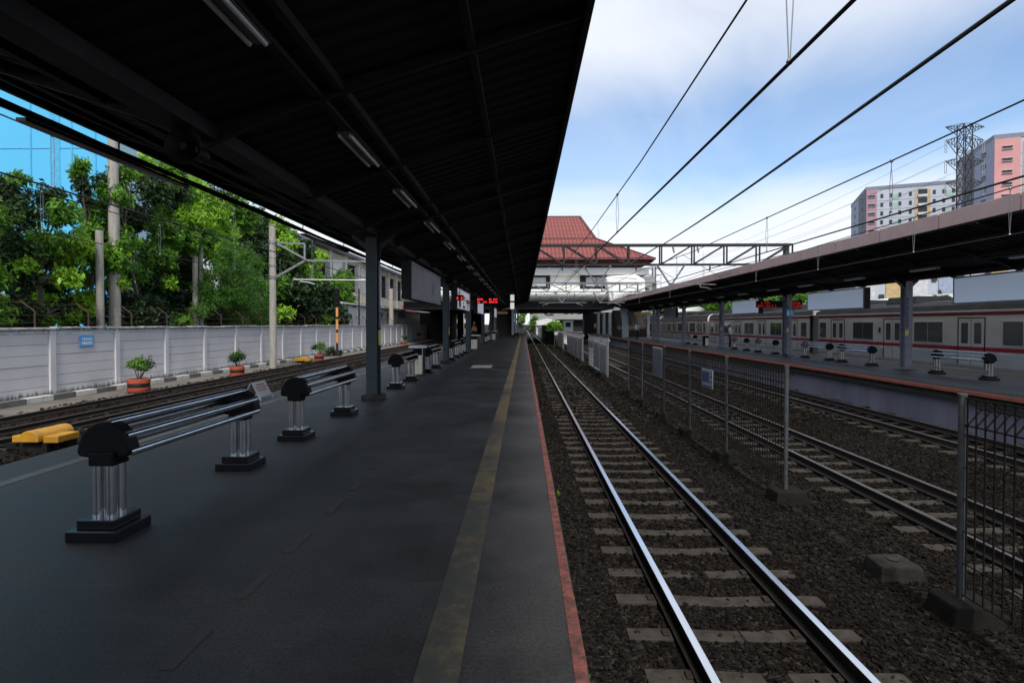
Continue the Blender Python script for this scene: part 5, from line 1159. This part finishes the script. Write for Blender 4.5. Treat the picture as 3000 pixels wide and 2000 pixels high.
# ------------------------------------------------------------------ apartment towers, pylons
def flats(label, x0, x1, y, ztop, depth, bays, pitch, nfl, strips, ang, seed, wing=None):
    "facade along +x from the origin corner, narrow side strips first"
    t = thing('apartment_tower', label, 'apartment building', (x0, y, -1), rz=ang, group=None)
    W = x1-x0; H = ztop+1; q = random.Random(seed)
    MB().bx(0, W, 0, depth, 0, H).build('wall', ap_wall, t, local=True); MB().bx(-.15, W+.15, -.15, depth+.15, H, H+1.1).build('roof_parapet', ap_grey, t, local=True)
    MB().bx(W*.55, W*.72, depth*.3, depth*.7, H+1.1, H+3.2).build('roof_hut', ap_grey, t, local=True)
    for (a, b_, mt, pr_) in strips: MB().bx(a, b_, -.12-pr_, -.002, .0, H-.02).build('colour_strip', mt, t, local=True)
    n = 0; w0 = {}
    for r_ in range(nfl):
        z = H-2.3-r_*pitch
        for (bx_, kind) in bays:
            if n >= 98: break
            key = kind
            if kind not in w0:
                if kind == 'wide': w0[key] = MB().bx(-.95, .95, -.06, .0, -.32, .32).build('window', ap_win, t, local=True)
                elif kind == 'tall': w0[key] = MB().bx(-.42, .42, -.06, .0, -.75, .65).build('window', ap_win, t, local=True)
                elif kind == 'balcony': w0[key] = MB().bx(-1.25, 1.25, -.07, .0, -1.35, 1.25).build('balcony', ap_void, t, local=True)
                o = w0[key]
                if kind == 'wide': MB().bx(-1.1, 1.1, -.30, -.062, .34, .42).bx(-1.1, 1.1, -.30, -.062, -.44, -.36).build('ledge', ap_lite, o, local=True)
                if kind == 'balcony': MB().bx(-1.3, 1.3, -.5, -.075, -1.3, -.5).build('railing', ap_lite, o, local=True)
            else:
                o = w0[key].copy(); COL.objects.link(o)
                for ch in w0[key].children: c = ch.copy(); COL.objects.link(c); c.parent = o
            off_ = next((-.12-p_ for a, b_, _, p_ in strips if a <= bx_ <= b_), 0); o.location = (bx_, -.003+off_, z); n += 1
    # coloured panels scattered in a pattern
    for nm_, mt, cols_ in (('yellow_pattern', ap_yel, [b_ for b_, k in bays if k == 'balcony']), ('green_pattern', ap_grn, [b_+1.6 for b_, k in bays if k == 'tall'][1::4])):
        m = MB()
        for r_ in range(nfl):
            z = H-2.3-r_*pitch
            for i, c in enumerate(cols_):
                if nm_ == 'yellow_pattern': m.bx(c-2.2, c-1.35, -.08, -.003, z-1.3, z+1.2).bx(c+1.35, c+2.2, -.08, -.003, z-1.3, z+1.2)
                elif (r_+i) % 3 != 2: m.bx(c-1.1, c+1.1, -.04, -.003, z-1.7, z+.3)
        if m.v: m.build(nm_, mt, t, local=True)
    m = MB()
    for r_ in range(nfl): z = H-2.3-r_*pitch-1.72; m.bx(.02, W-.02, -.05, -.003, z, z+.08)
    m.build('floor_lines', ap_grey, t, local=True)
    return t
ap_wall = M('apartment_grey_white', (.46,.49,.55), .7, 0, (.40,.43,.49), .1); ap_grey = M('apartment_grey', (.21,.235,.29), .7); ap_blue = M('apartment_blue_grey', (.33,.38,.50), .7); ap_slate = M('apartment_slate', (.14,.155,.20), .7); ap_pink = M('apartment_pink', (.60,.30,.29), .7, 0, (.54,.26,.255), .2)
ap_pink2 = M('apartment_dull_pink', (.42,.25,.30), .7); ap_win = M('apartment_window', (.035,.035,.045), .4); ap_void = M('apartment_void', (.03,.03,.035), .8); ap_lite = M('apartment_ledge', (.6,.6,.62), .7); ap_yel = M('apartment_yellow', (.55,.40,.19), .7); ap_grn = M('apartment_mint', (.34,.50,.45), .7)
# left block: its left flank (blue grey, slate) turns away, then pink strip and long front
A = P(2545, 557, Y=196); corner = (A.x, 196)
def place(label, px, py, Y, W, depth, bays, pitch, nfl, strips, ang, seed, flank, parent_flank):
    A = P(px, py, Y=Y); t = flats(label, A.x, A.x+W, Y, A.z, depth, bays, pitch, nfl, strips, ang, seed)
    # left flank: strips along local -x face, running back in local y
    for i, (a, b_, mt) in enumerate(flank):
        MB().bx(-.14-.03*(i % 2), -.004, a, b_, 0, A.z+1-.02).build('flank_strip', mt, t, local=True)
    n = 0; f0 = None
    for r_ in range(nfl):
        z = A.z+1-2.3-r_*pitch
        for (yy, s) in parent_flank:
            if f0 is None: f0 = MB().bx(-.06, 0, -1.0, 1.0, -.32, .32).build('flank_window', ap_win, t, local=True); MB().bx(-.3, -.062, -1.15, 1.15, -.46, -.38).bx(-.3, -.062, -1.15, 1.15, .36, .44).build('ledge', ap_lite, f0, local=True); o = f0
            else:
                o = f0.copy(); COL.objects.link(o)
                for ch in f0.children: c = ch.copy(); COL.objects.link(c); c.parent = o
            o.location = (-.19, yy, z); o.scale = (1, s, 1)
    return t
W1 = 31.0
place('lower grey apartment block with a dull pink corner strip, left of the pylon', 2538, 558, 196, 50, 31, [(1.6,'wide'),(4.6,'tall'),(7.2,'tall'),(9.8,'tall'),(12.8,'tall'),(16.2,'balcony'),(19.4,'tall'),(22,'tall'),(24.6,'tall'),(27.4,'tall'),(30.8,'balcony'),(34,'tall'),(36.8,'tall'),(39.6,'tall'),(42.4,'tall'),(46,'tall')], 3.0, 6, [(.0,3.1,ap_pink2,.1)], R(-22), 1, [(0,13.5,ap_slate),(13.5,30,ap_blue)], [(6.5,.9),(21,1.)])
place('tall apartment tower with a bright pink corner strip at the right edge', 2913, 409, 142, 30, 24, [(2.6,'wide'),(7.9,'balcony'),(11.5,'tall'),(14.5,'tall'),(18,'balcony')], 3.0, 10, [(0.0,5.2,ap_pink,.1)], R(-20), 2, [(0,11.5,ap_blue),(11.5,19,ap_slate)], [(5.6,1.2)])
place('distant grey apartment block between the two pink cornered towers', 2790, 545, 215, 24, 14, [(3,'tall'),(7,'tall'),(11,'tall'),(15,'tall')], 3.0, 8, [(0.,2.0,ap_grey,.05)], R(-5), 3, [(0,12,ap_grey)], [])
def pylon(label, cx, cy, zb, zt, wb, wt, arms, r=.10):
    t = thing('lattice_pylon', label, 'electricity pylon', (cx, cy, zb)); m = MB(); n = 16
    def hw(z): return wb+(wt-wb)*min(1, max(0, (z-zb)/(zt*.5-zb)))
    zs = [zb+(zt-zb)*i/n for i in range(n+1)]
    for sx, sy in ((-1,-1),(1,-1),(1,1),(-1,1)):
        for a, b_ in zip(zs[:-1], zs[1:]): m.bar((cx+sx*hw(a)/2, cy+sy*hw(a)/2, a), (cx+sx*hw(b_)/2, cy+sy*hw(b_)/2, b_), r*1.5)
    for a, b_ in zip(zs[:-1], zs[1:]):
        ha, hb = hw(a)/2, hw(b_)/2
        for f in range(4):
            c_, s_ = [(1,0),(0,1),(-1,0),(0,-1)][f]
            def pt(u, h, z): return (cx+c_*h-s_*u*h, cy+s_*h+c_*u*h, z)
            m.bar(pt(-1,ha,a), pt(1,hb,b_), r); m.bar(pt(1,ha,a), pt(-1,hb,b_), r); m.bar(pt(-1,hb,b_), pt(1,hb,b_), r)
    m.build('mast', pyl_m, t)
    for n_, (z, hl, dz) in enumerate(arms):
        h = hw(z)/2
        for s in (-1, 1):
            m = MB(); tip = (cx+s*hl, cy, z)
            for sy in (-1, 1): m.bar((cx+s*h, cy+sy*h, z+dz*.3), tip, r); m.bar((cx+s*h, cy+sy*h, z-dz), tip, r)
            for i in range(1, 5):
                q = i/5; x_ = cx+s*(h+(hl-h)*q); m.bar((x_, cy, z+dz*.3*(1-q)), (x_, cy, z-dz*(1-q)), r*.8); m.bar((x_, cy, z-dz*(1-q)), (cx+s*(h+(hl-h)*(q-.2)), cy, z+dz*.3*(1.2-q)), r*.8)
            m.build('cross_arm', pyl_m, t)
            if n_ > 0:
                m = MB()
                for o_ in (-.18, .18): m.cyl((cx+s*hl+o_, cy, z), (cx+s*hl+o_, cy, z-2.4), .06, n=5)
                m.bx(cx+s*hl-.24, cx+s*hl+.24, cy-.05, cy+.05, z-2.5, z-2.39).build('insulator', insul_w, t)
    return t
pyl_m = M('pylon_steel', (.06,.06,.065), .6, .4)
c = P(2827, 366, Y=115); sc_ = 115/F
pylon('dark lattice pylon in front of the right towers', c.x, 115, -1, c.z, 3.6, 1.75, [(c.z-.4, 55*sc_, 1.4), (c.z-3.1, 53*sc_, 2.6), (c.z-7.3, 53*sc_, 1.8), (c.z-11.6, 53*sc_, 1.6)])
c = P(1916, 782, Y=230); pylon('distant slim lattice pylon beside the red roof corner', c.x, 230, -1, c.z, 3.2, 1.3, [(c.z-.5, 2.6, .8), (c.z-3.2, 2.9, .8), (c.z-6, 2.9, .8)], .09)
t = thing('power_lines', 'thin sagging power lines between the two pylons', 'power line', (80, 160, 35))
for i, (pa, pb) in enumerate((((2772,424),(1911,790)),((2772,470),(1905,800)),((2772,520),(1905,820)),((2882,424),(1925,790)),((2882,470),(1928,806)))):
    a = P(*pa, Y=115); b_ = P(*pb, Y=230); m = MB(); pts = []
    for k in range(13): q = k/12; p = a.lerp(b_, q); p.z -= 3.0*math.sin(math.pi*q); pts.append(p)
    m.path(pts, .030, 4).build('wire', wire_light, t)
for px, py, Y, lb_ in ((1752, 650, 260, 'thin radio mast behind the red roof'), (2060, 735, 240, 'thin double radio mast right of the red roof')):
    c = P(px, py, Y=Y); tag(MB().cyl((c.x, Y, -1), (c.x, Y, c.z), .16, .05, 6).cyl((c.x+.5, Y, -1), (c.x+.5, Y, c.z-4), .12, .05, 6).build('radio_mast', wire_light), lb_, 'mast')
# ------------------------------------------------------------------ parked silver train
TX = 18.5
body_m = M('train_silver', (.80,.755,.72), .45, .05, (.66,.62,.59), .7, bump=.03, stretch=(1,.6,1)); body_low = M('train_lower_panel', (.64,.64,.64), .45, .05, (.52,.52,.52), .8, bump=.04); stripe_r = M('train_red', (.46,.015,.04), .45); stripe_d = M('train_dark_red', (.20,.03,.04), .5); stripe_w = M('train_white', (.82,.82,.82), .5); roof_t = M('train_roof', (.032,.033,.036), .7, 0, (.02,.02,.022), 1, spec=.2); under_m = M('underframe', (.014,.014,.015), .8); door_m = M('train_door', (.78,.745,.71), .42, .05, (.68,.65,.62), 1); rubber = M('rubber_seal', (.015,.015,.016), .7)
LEN = 19.7
def car(y0, label):
    t = thing('train_car', label, 'train car', (TX+1.4, y0+LEN/2, -1.1), group='cars of the parked silver train')
    y1 = y0+LEN; xs_, xe = TX, TX+2.8
    pr = [(xs_+.06,-.34),(xs_,-.22),(xs_,2.08),(xs_+.12,2.32),(xs_+.42,2.50),(xs_+1.4,2.60),(xe-.42,2.50),(xe-.12,2.32),(xe,2.08),(xe,-.22),(xe-.06,-.34)]
    b = MB(); b.prism(pr, 'y', y0, y1); n = len(pr); b.m = [1 if 2 <= k <= 7 else 0 for k in range(n)]+[0, 0]
    b.build('body', [body_m, roof_t], t, bevel=.01)
    doors = [y0+2.55+i*4.87 for i in range(4)]
    sgs = []; a = y0
    for d in doors: sgs.append((a, d-.70)); a = d+.70
    sgs.append((a, y1))
    m = MB(); mw = MB(); md = MB(); ml = MB()
    for a, c in sgs:
        m.bx(xs_-.008, xs_-.001, a+.004, c-.004, .40, .565); mw.bx(xs_-.008, xs_-.001, a+.004, c-.004, .30, .398); ml.bx(xs_-.012, xs_-.001, a+.004, c-.004, -.215, .285)
    md.bx(xs_-.01, xs_-.001, y0+.01, y1-.01, 1.86, 2.0)
    m.build('red_stripe', stripe_r, t); mw.build('white_stripe', stripe_w, t); md.build('upper_stripe', stripe_d, t); ml.build('lower_panel', body_low, t)
    def window(a, c, split):
        o = MB().bx(xs_-.02, xs_-.001, a, c, .64, 1.64).build('window', door_m, t, bevel=.006)
        g_ = MB().bx(xs_-.026, xs_-.0205, a+.05, c-.05, .69, 1.59).build('glass', glass_train, o)
        if split: MB().bx(xs_-.034, xs_-.0265, (a+c)/2-.02, (a+c)/2+.02, .69, 1.59).build('mullion', chrome, o)
    for i, d in enumerate(doors):
        if i < 3: window(d+1.5, d+3.37, True)
        for s in (-1, 1):
            a, c = (d-.66, d-.008) if s < 0 else (d+.008, d+.66)
            o = MB().bx(xs_-.006, xs_-.0005, a, c, -.20, 1.74).build('door', door_m, t)
            MB().bx(xs_-.012, xs_-.0065, a+.15, c-.15, .70, 1.55).build('glass', glass_train, o)
            MB().bx(xs_-.0105, xs_-.0065, a, c, .40, .565).build('red_stripe', stripe_r, o); MB().bx(xs_-.0105, xs_-.0065, a, c, .30, .398).build('white_stripe', stripe_w, o)
        f = MB(); f.bx(xs_-.016, xs_-.0005, d-.705, d-.663, -.2, 1.78).bx(xs_-.016, xs_-.0005, d+.663, d+.705, -.2, 1.78).bx(xs_-.016, xs_-.0005, d-.663, d+.663, 1.742, 1.78).bx(xs_-.010, xs_-.0005, d-.0078, d+.0078, -.2, 1.74); f.build('door_frame', rubber, t)
        if i % 2 == 0: MB().bx(xs_-.01, xs_-.0012, d+.95, d+1.12, 1.05, 1.32).build('notice', navy, t)
        MB().cyl((xs_-.03, d+.76, -.12), (xs_-.03, d+.76, .22), .016, n=6).build('grab_rail', chrome, t)
    window(y0+.55, y0+1.35, False); window(y1-1.35, y1-.55, False)
    m = MB()
    for k in range(4): m.prism([(xs_+.45, 2.50), (xe-.45, 2.50), (xe-.6, 2.86), (xs_+.6, 2.86)], 'y', y0+2.2+k*4.6, y0+4.4+k*4.6)
    m.build('air_conditioner', roof_t, t, bevel=.05)
    m = MB(); q = random.Random(int(y0))
    m.bx(xs_+.3, xe-.3, y0+.3, y1-.3, -.5, -.345)
    yy = y0+4.2
    while yy < y1-5: l = q.uniform(.7, 1.8); m.bx(xs_+.15+q.uniform(0,.1), xe-.2, yy, yy+l, q.uniform(-.98,-.8), -.36); yy += l+.2
    m.build('equipment_boxes', under_m, t)
    for yb in (y0+2.9, y1-2.9):
        o = MB().bx(xs_+.35, xs_+.5, yb-1.3, yb+1.3, -.85, -.6).bx(xe-.5, xe-.35, yb-1.3, yb+1.3, -.85, -.6).bx(xs_+.5, xe-.5, yb-.2, yb+.2, -.85, -.55).build('bogie', under_m, t); m = MB()
        for w_ in (-1.05, 1.05):
            for x_ in (xs_+.85, xe-.97): m.cyl((x_, yb+w_, -.67), (x_+.12, yb+w_, -.67), .43, n=20)
        m.build('wheels', rail_side, o)
    MB().prism([(xs_+.5, -.3), (xe-.5, -.3), (xe-.5, 2.3), (xs_+.5, 2.3)], 'y', y1, y1+.42).build('gangway', rubber, t)
    if y0 < 20:
        MB().prism([(xs_+.9, -.3), (xe-.9, -.3), (xe-.9, 1.9), (xs_+.9, 1.9)], 'y', y0-.2, y0-.001).build('end_gangway', rubber, t)
        for x_ in (xs_+.25, xe-.75): MB().bx(x_, x_+.5, y0-.02, y0-.001, .8, 1.6).build('end_window', glass_train, t)
    return t
for y0, lb_ in ((15.9, 'nearest silver train car with a red stripe, cut by the right edge'), (36.05, 'second silver train car, behind the middle benches of the right platform'), (56.2, 'third silver train car, partly behind the far right stairs'), (76.3, 'farthest silver train car, mostly hidden beyond the stairs')): car(y0, lb_)

# ------------------------------------------------------------------ behind the train
V0 = []
gw = thing('low_wall', 'grey low wall running behind the parked train', 'wall', (24, 50, -1.3)); MB().bx(24, 24.2, 5, 120, -1.3, 1.4).build('panels', concrete, gw)
rt = random.Random(31)
for i, (x, y, h, k) in enumerate(((28,37,3.0,0),(27,48,3.4,2),(28,56,4.4,2),(28,63,4.7,0),(27,69,4.4,2),(28,75,5.4,0),(28,82,5.6,2),(29,90,5.8,0),(29,98,6.0,2),(30,106,6.2,0),(29,116,6.0,0),(27,34,2.3,1))):
    cl = [(x+rt.uniform(-1.3, 1.3), y+rt.uniform(-1.8, 1.8), h-rt.uniform(0, 1.9), rt.uniform(.7, 1.2), k if rt.random() < .6 else 2) for _ in range(8)]
    tree('%s green tree behind the parked train, counted from the right' % ORD[i], (x, y, -1.2), cl, 520, .2, 40+i, None, .45, 'bushy_tree', 'trees behind the parked train', .13)
wr = thing('white_roofed_hall', 'low hall with a white curved roof behind the nearest train car', 'building', (32, 43, -1)); n = 10
MB().bx(27.5, 38, 40, 46, -1.2, 2.7).build('wall', fm, wr); MB().prism([(27.1, 2.71)]+[(32.7-5.6*math.cos(math.pi*k/n), 2.75+1.0*math.sin(math.pi*k/n)) for k in range(n+1)]+[(38.4, 2.71)], 'y', 39.5, 46.5).build('roof', white_paint, wr, smooth=True)
for i, (y0, y1, z) in enumerate(((49, 53, 2.7), (57, 62, 2.6), (84, 92, 3.4))):
    t = thing('trackside_house', '%s small pale house behind the parked train' % ORD[i], 'house', (26, (y0+y1)/2, -1), group='pale houses behind the train'); MB().bx(25, 27.5, y0, y1, -1.2, z).build('wall', flat_white, t); MB().prism([(24.6, z+.01), (28, z+.01), (26.3, z+.7)], 'y', y0-.3, y1+.3).build('roof', white_paint if i else concrete, t)
pd = thing('podium_block', 'pastel lower floors of the apartment blocks seen under the right canopy', 'building', (70, 90, -1)); MB().bx(46, 100, 78, 92, -1.2, 13).build('wall', ap_wall, pd)
pf = [ap_pink, ap_yel, ap_grn, ap_blue]; q = random.Random(6)
for i in range(12): MB().bx(46.5+i*3.6, 48.6+i*3.6, 77.9, 77.998, -1, 13).build('colour_strip', pf[i % 4] if i % 2 else ap_lite, pd)
o0 = None
for r_ in range(4):
    for i in range(12):
        if o0 is None: o0 = MB().bx(-.35, .35, -.2, -.12, -.6, .6).build('window', ap_win, pd, local=True); o = o0
        else: o = o0.copy(); COL.objects.link(o)
        o.location = (46.9+i*3.6+2.6-70, 78-90, 3+r_*3); 

# ------------------------------------------------------------------ people
def skin_mesh(name, verts, edges, radii, mat, parent, root=0, sub=1):
    me = bpy.data.meshes.new(name); me.from_pydata(verts, edges, []); o = bpy.data.objects.new(name+'_src', me); COL.objects.link(o)
    m = o.modifiers.new('skin', 'SKIN'); m.use_smooth_shade = True
    for i, r in enumerate(radii):
        sv = me.skin_vertices[0].data[i]; rr = r if isinstance(r, tuple) else (r, r); sv.radius = rr; sv.use_root = (i == root)
    s = o.modifiers.new('sub', 'SUBSURF'); s.levels = sub; s.render_levels = sub
    dg = bpy.context.evaluated_depsgraph_get(); nm = bpy.data.meshes.new_from_object(o.evaluated_get(dg)); nm.name = name
    bpy.data.objects.remove(o); nm.materials.clear(); nm.materials.append(mat)
    ob = bpy.data.objects.new(name, nm); COL.objects.link(ob); ob.parent = parent; return ob
def person(label, loc, rz, shirt, trousers, sc=1., stride=.05, arm=.0, vest=None, tie=None):
    t = thing('person', label, 'person', loc, rz); t.scale = (sc,)*3
    v, e, r = [], [], []
    def add(p, rad, par=None):
        v.append(p); r.append(rad)
        if par is not None: e.append((par, len(v)-1))
        return len(v)-1
    pel = add((0,0,.95), (.135,.10)); sp = add((0,0,1.12), (.115,.085), pel); ch = add((0,.0,1.33), (.125,.085), sp); nb = add((0,0,1.45), .07, ch); nk = add((0,-.005,1.52), .056, nb); jaw = add((0,-.022,1.575), (.078,.088), nk); hd = add((0,-.012,1.66), (.09,.104), jaw); tp = add((0,-.005,1.74), (.07,.085), hd)
    add((0,-.112,1.645), .011, jaw)
    for s in (-1, 1):
        sh = add((s*.16,0,1.385), .052, ch); el = add((s*.215,.03+arm*.0,1.14), .040, sh); wr_ = add((s*.215,-.05-arm*.2,.90+arm*.15), .027, el); pm = add((s*.212,-.065-arm*.22,.84+arm*.15), (.020,.036), wr_)
        for k, l in enumerate((.075,.085,.08,.062)):
            yy = -.065-arm*.22+(k-1.5)*-.017; f1 = add((s*.208,yy-.004,.795+arm*.15), .009, pm); add((s*.198,yy-.010,.795-l*.65+arm*.15), .0075, f1)
        add((s*.195,-.115-arm*.22,.815+arm*.15), .010, pm)
        hp = add((s*.085,0,.88), .088, pel); kn = add((s*.095,-.02+s*stride,.49), .055, hp); an = add((s*.10,.02+s*stride*1.6,.09), .038, kn); add((s*.115,-.14+s*stride*1.6,.035), (.038,.03), an)
    skin_mesh('body', v, e, r, skin, t, 0, 1)
    # shirt with short sleeves
    V2 = [(0,0,.93),(0,0,1.0),(0,0,1.14),(0,0,1.33),(0,0,1.43),(0,0,1.53)]; E2 = [(0,1),(1,2),(2,3),(3,4),(4,5)]; R2 = [(.15,.115),(.155,.12),(.15,.118),(.168,.128),(.12,.105),(.068,.072)]
    for s in (-1, 1):
        i = len(V2); V2 += [(s*.165,0,1.39),(s*.21,.02,1.17)]; E2 += [(4,i),(i,i+1)]; R2 += [.068,.058]
    skin_mesh('shirt', V2, E2, R2, shirt, t, 0, 1)
    if vest:
        skin_mesh('vest', [(0,0,.90),(0,0,1.05),(0,0,1.2),(0,0,1.44)], [(0,1),(1,2),(2,3)], [(.185,.15),(.185,.15),(.185,.15),(.165,.14)], vest, t, 0, 1)
    V3 = [(0,0,.95),(0,0,1.08)]; E3 = [(0,1)]; R3 = [(.15,.115),(.15,.115)]
    for s in (-1, 1):
        i = len(V3); V3 += [(s*.085,0,.87),(s*.095,-.02+s*stride,.49),(s*.10,.02+s*stride*1.6,.07)]; E3 += [(0,i),(i,i+1),(i+1,i+2)]; R3 += [.10,.072,.062]
    skin_mesh('trousers', V3, E3, R3, trousers, t, 0, 1)
    m = MB()
    for s in (-1, 1): m.prism([(s*.11-.045, -.17+s*stride*1.6), (s*.11+.045, -.17+s*stride*1.6), (s*.11+.05, -.05+s*stride*1.6), (s*.11+.04, .08+s*stride*1.6), (s*.11-.04, .08+s*stride*1.6), (s*.11-.05, -.05+s*stride*1.6)], 'z', 0, .075)
    m.build('shoes', black_steel, t, local=True, bevel=.015)
    m = MB(); n = 14; pts = []
    m.lathe((0,.018,1.655), [(.088,-.03),(.094,.02),(.088,.06),(.066,.095),(.03,.113),(.001,.117)], n); m.build('hair', hair_m, t, local=True, smooth=True)
    m = MB()
    for s in (-1, 1): m.ball((s*.032, -.098, 1.67), .010, 8)
    m.build('eyes', black_steel, t, local=True)
    m = MB(); m.box((0, -.1, 1.605), (.045, .008, .008)); m.build('mouth', text_red, t, local=True)
    if tie:
        MB().add([(-.018,-.118,1.47),(.018,-.118,1.47),(.035,-.146,1.12),(0,-.146,1.07),(-.035,-.146,1.12),(-.018,-.078,1.47),(.018,-.078,1.47),(.035,-.122,1.12),(0,-.122,1.07),(-.035,-.122,1.12)], [(0,1,2,3,4),(9,8,7,6,5),(0,5,6,1),(1,6,7,2),(2,7,8,3),(3,8,9,4),(4,9,5,0)]).build('tie', tie, t, local=True)
    return t
q = P(1866, 993, Z=-.18); person('man in a white shirt, dark tie and dark trousers walking on the right platform', (q.x, q.y, -.18), R(8), shirt_white, cloth_dark, 1.06, .06, tie=cloth_dark)
person('person in an orange vest standing behind the wide bin on the left platform', (-4.1, 46, 0), R(-12), cloth_dark, cloth_dark, .98, .02, .5, vest=vest_orange)
q = P(1716, 965, Z=-.18); person('person in a yellow shirt standing far down the right platform', (12.3, 96, -.18), R(30), shirt_yellow, cloth_dark, 1.1, .03)
q = P(2129, 973, Y=39.6); person('person in a pale shirt standing behind the third grey column by the train', (15.2, 41.2, -.18), R(60), shirt_white, cloth_dark, .95, .03)
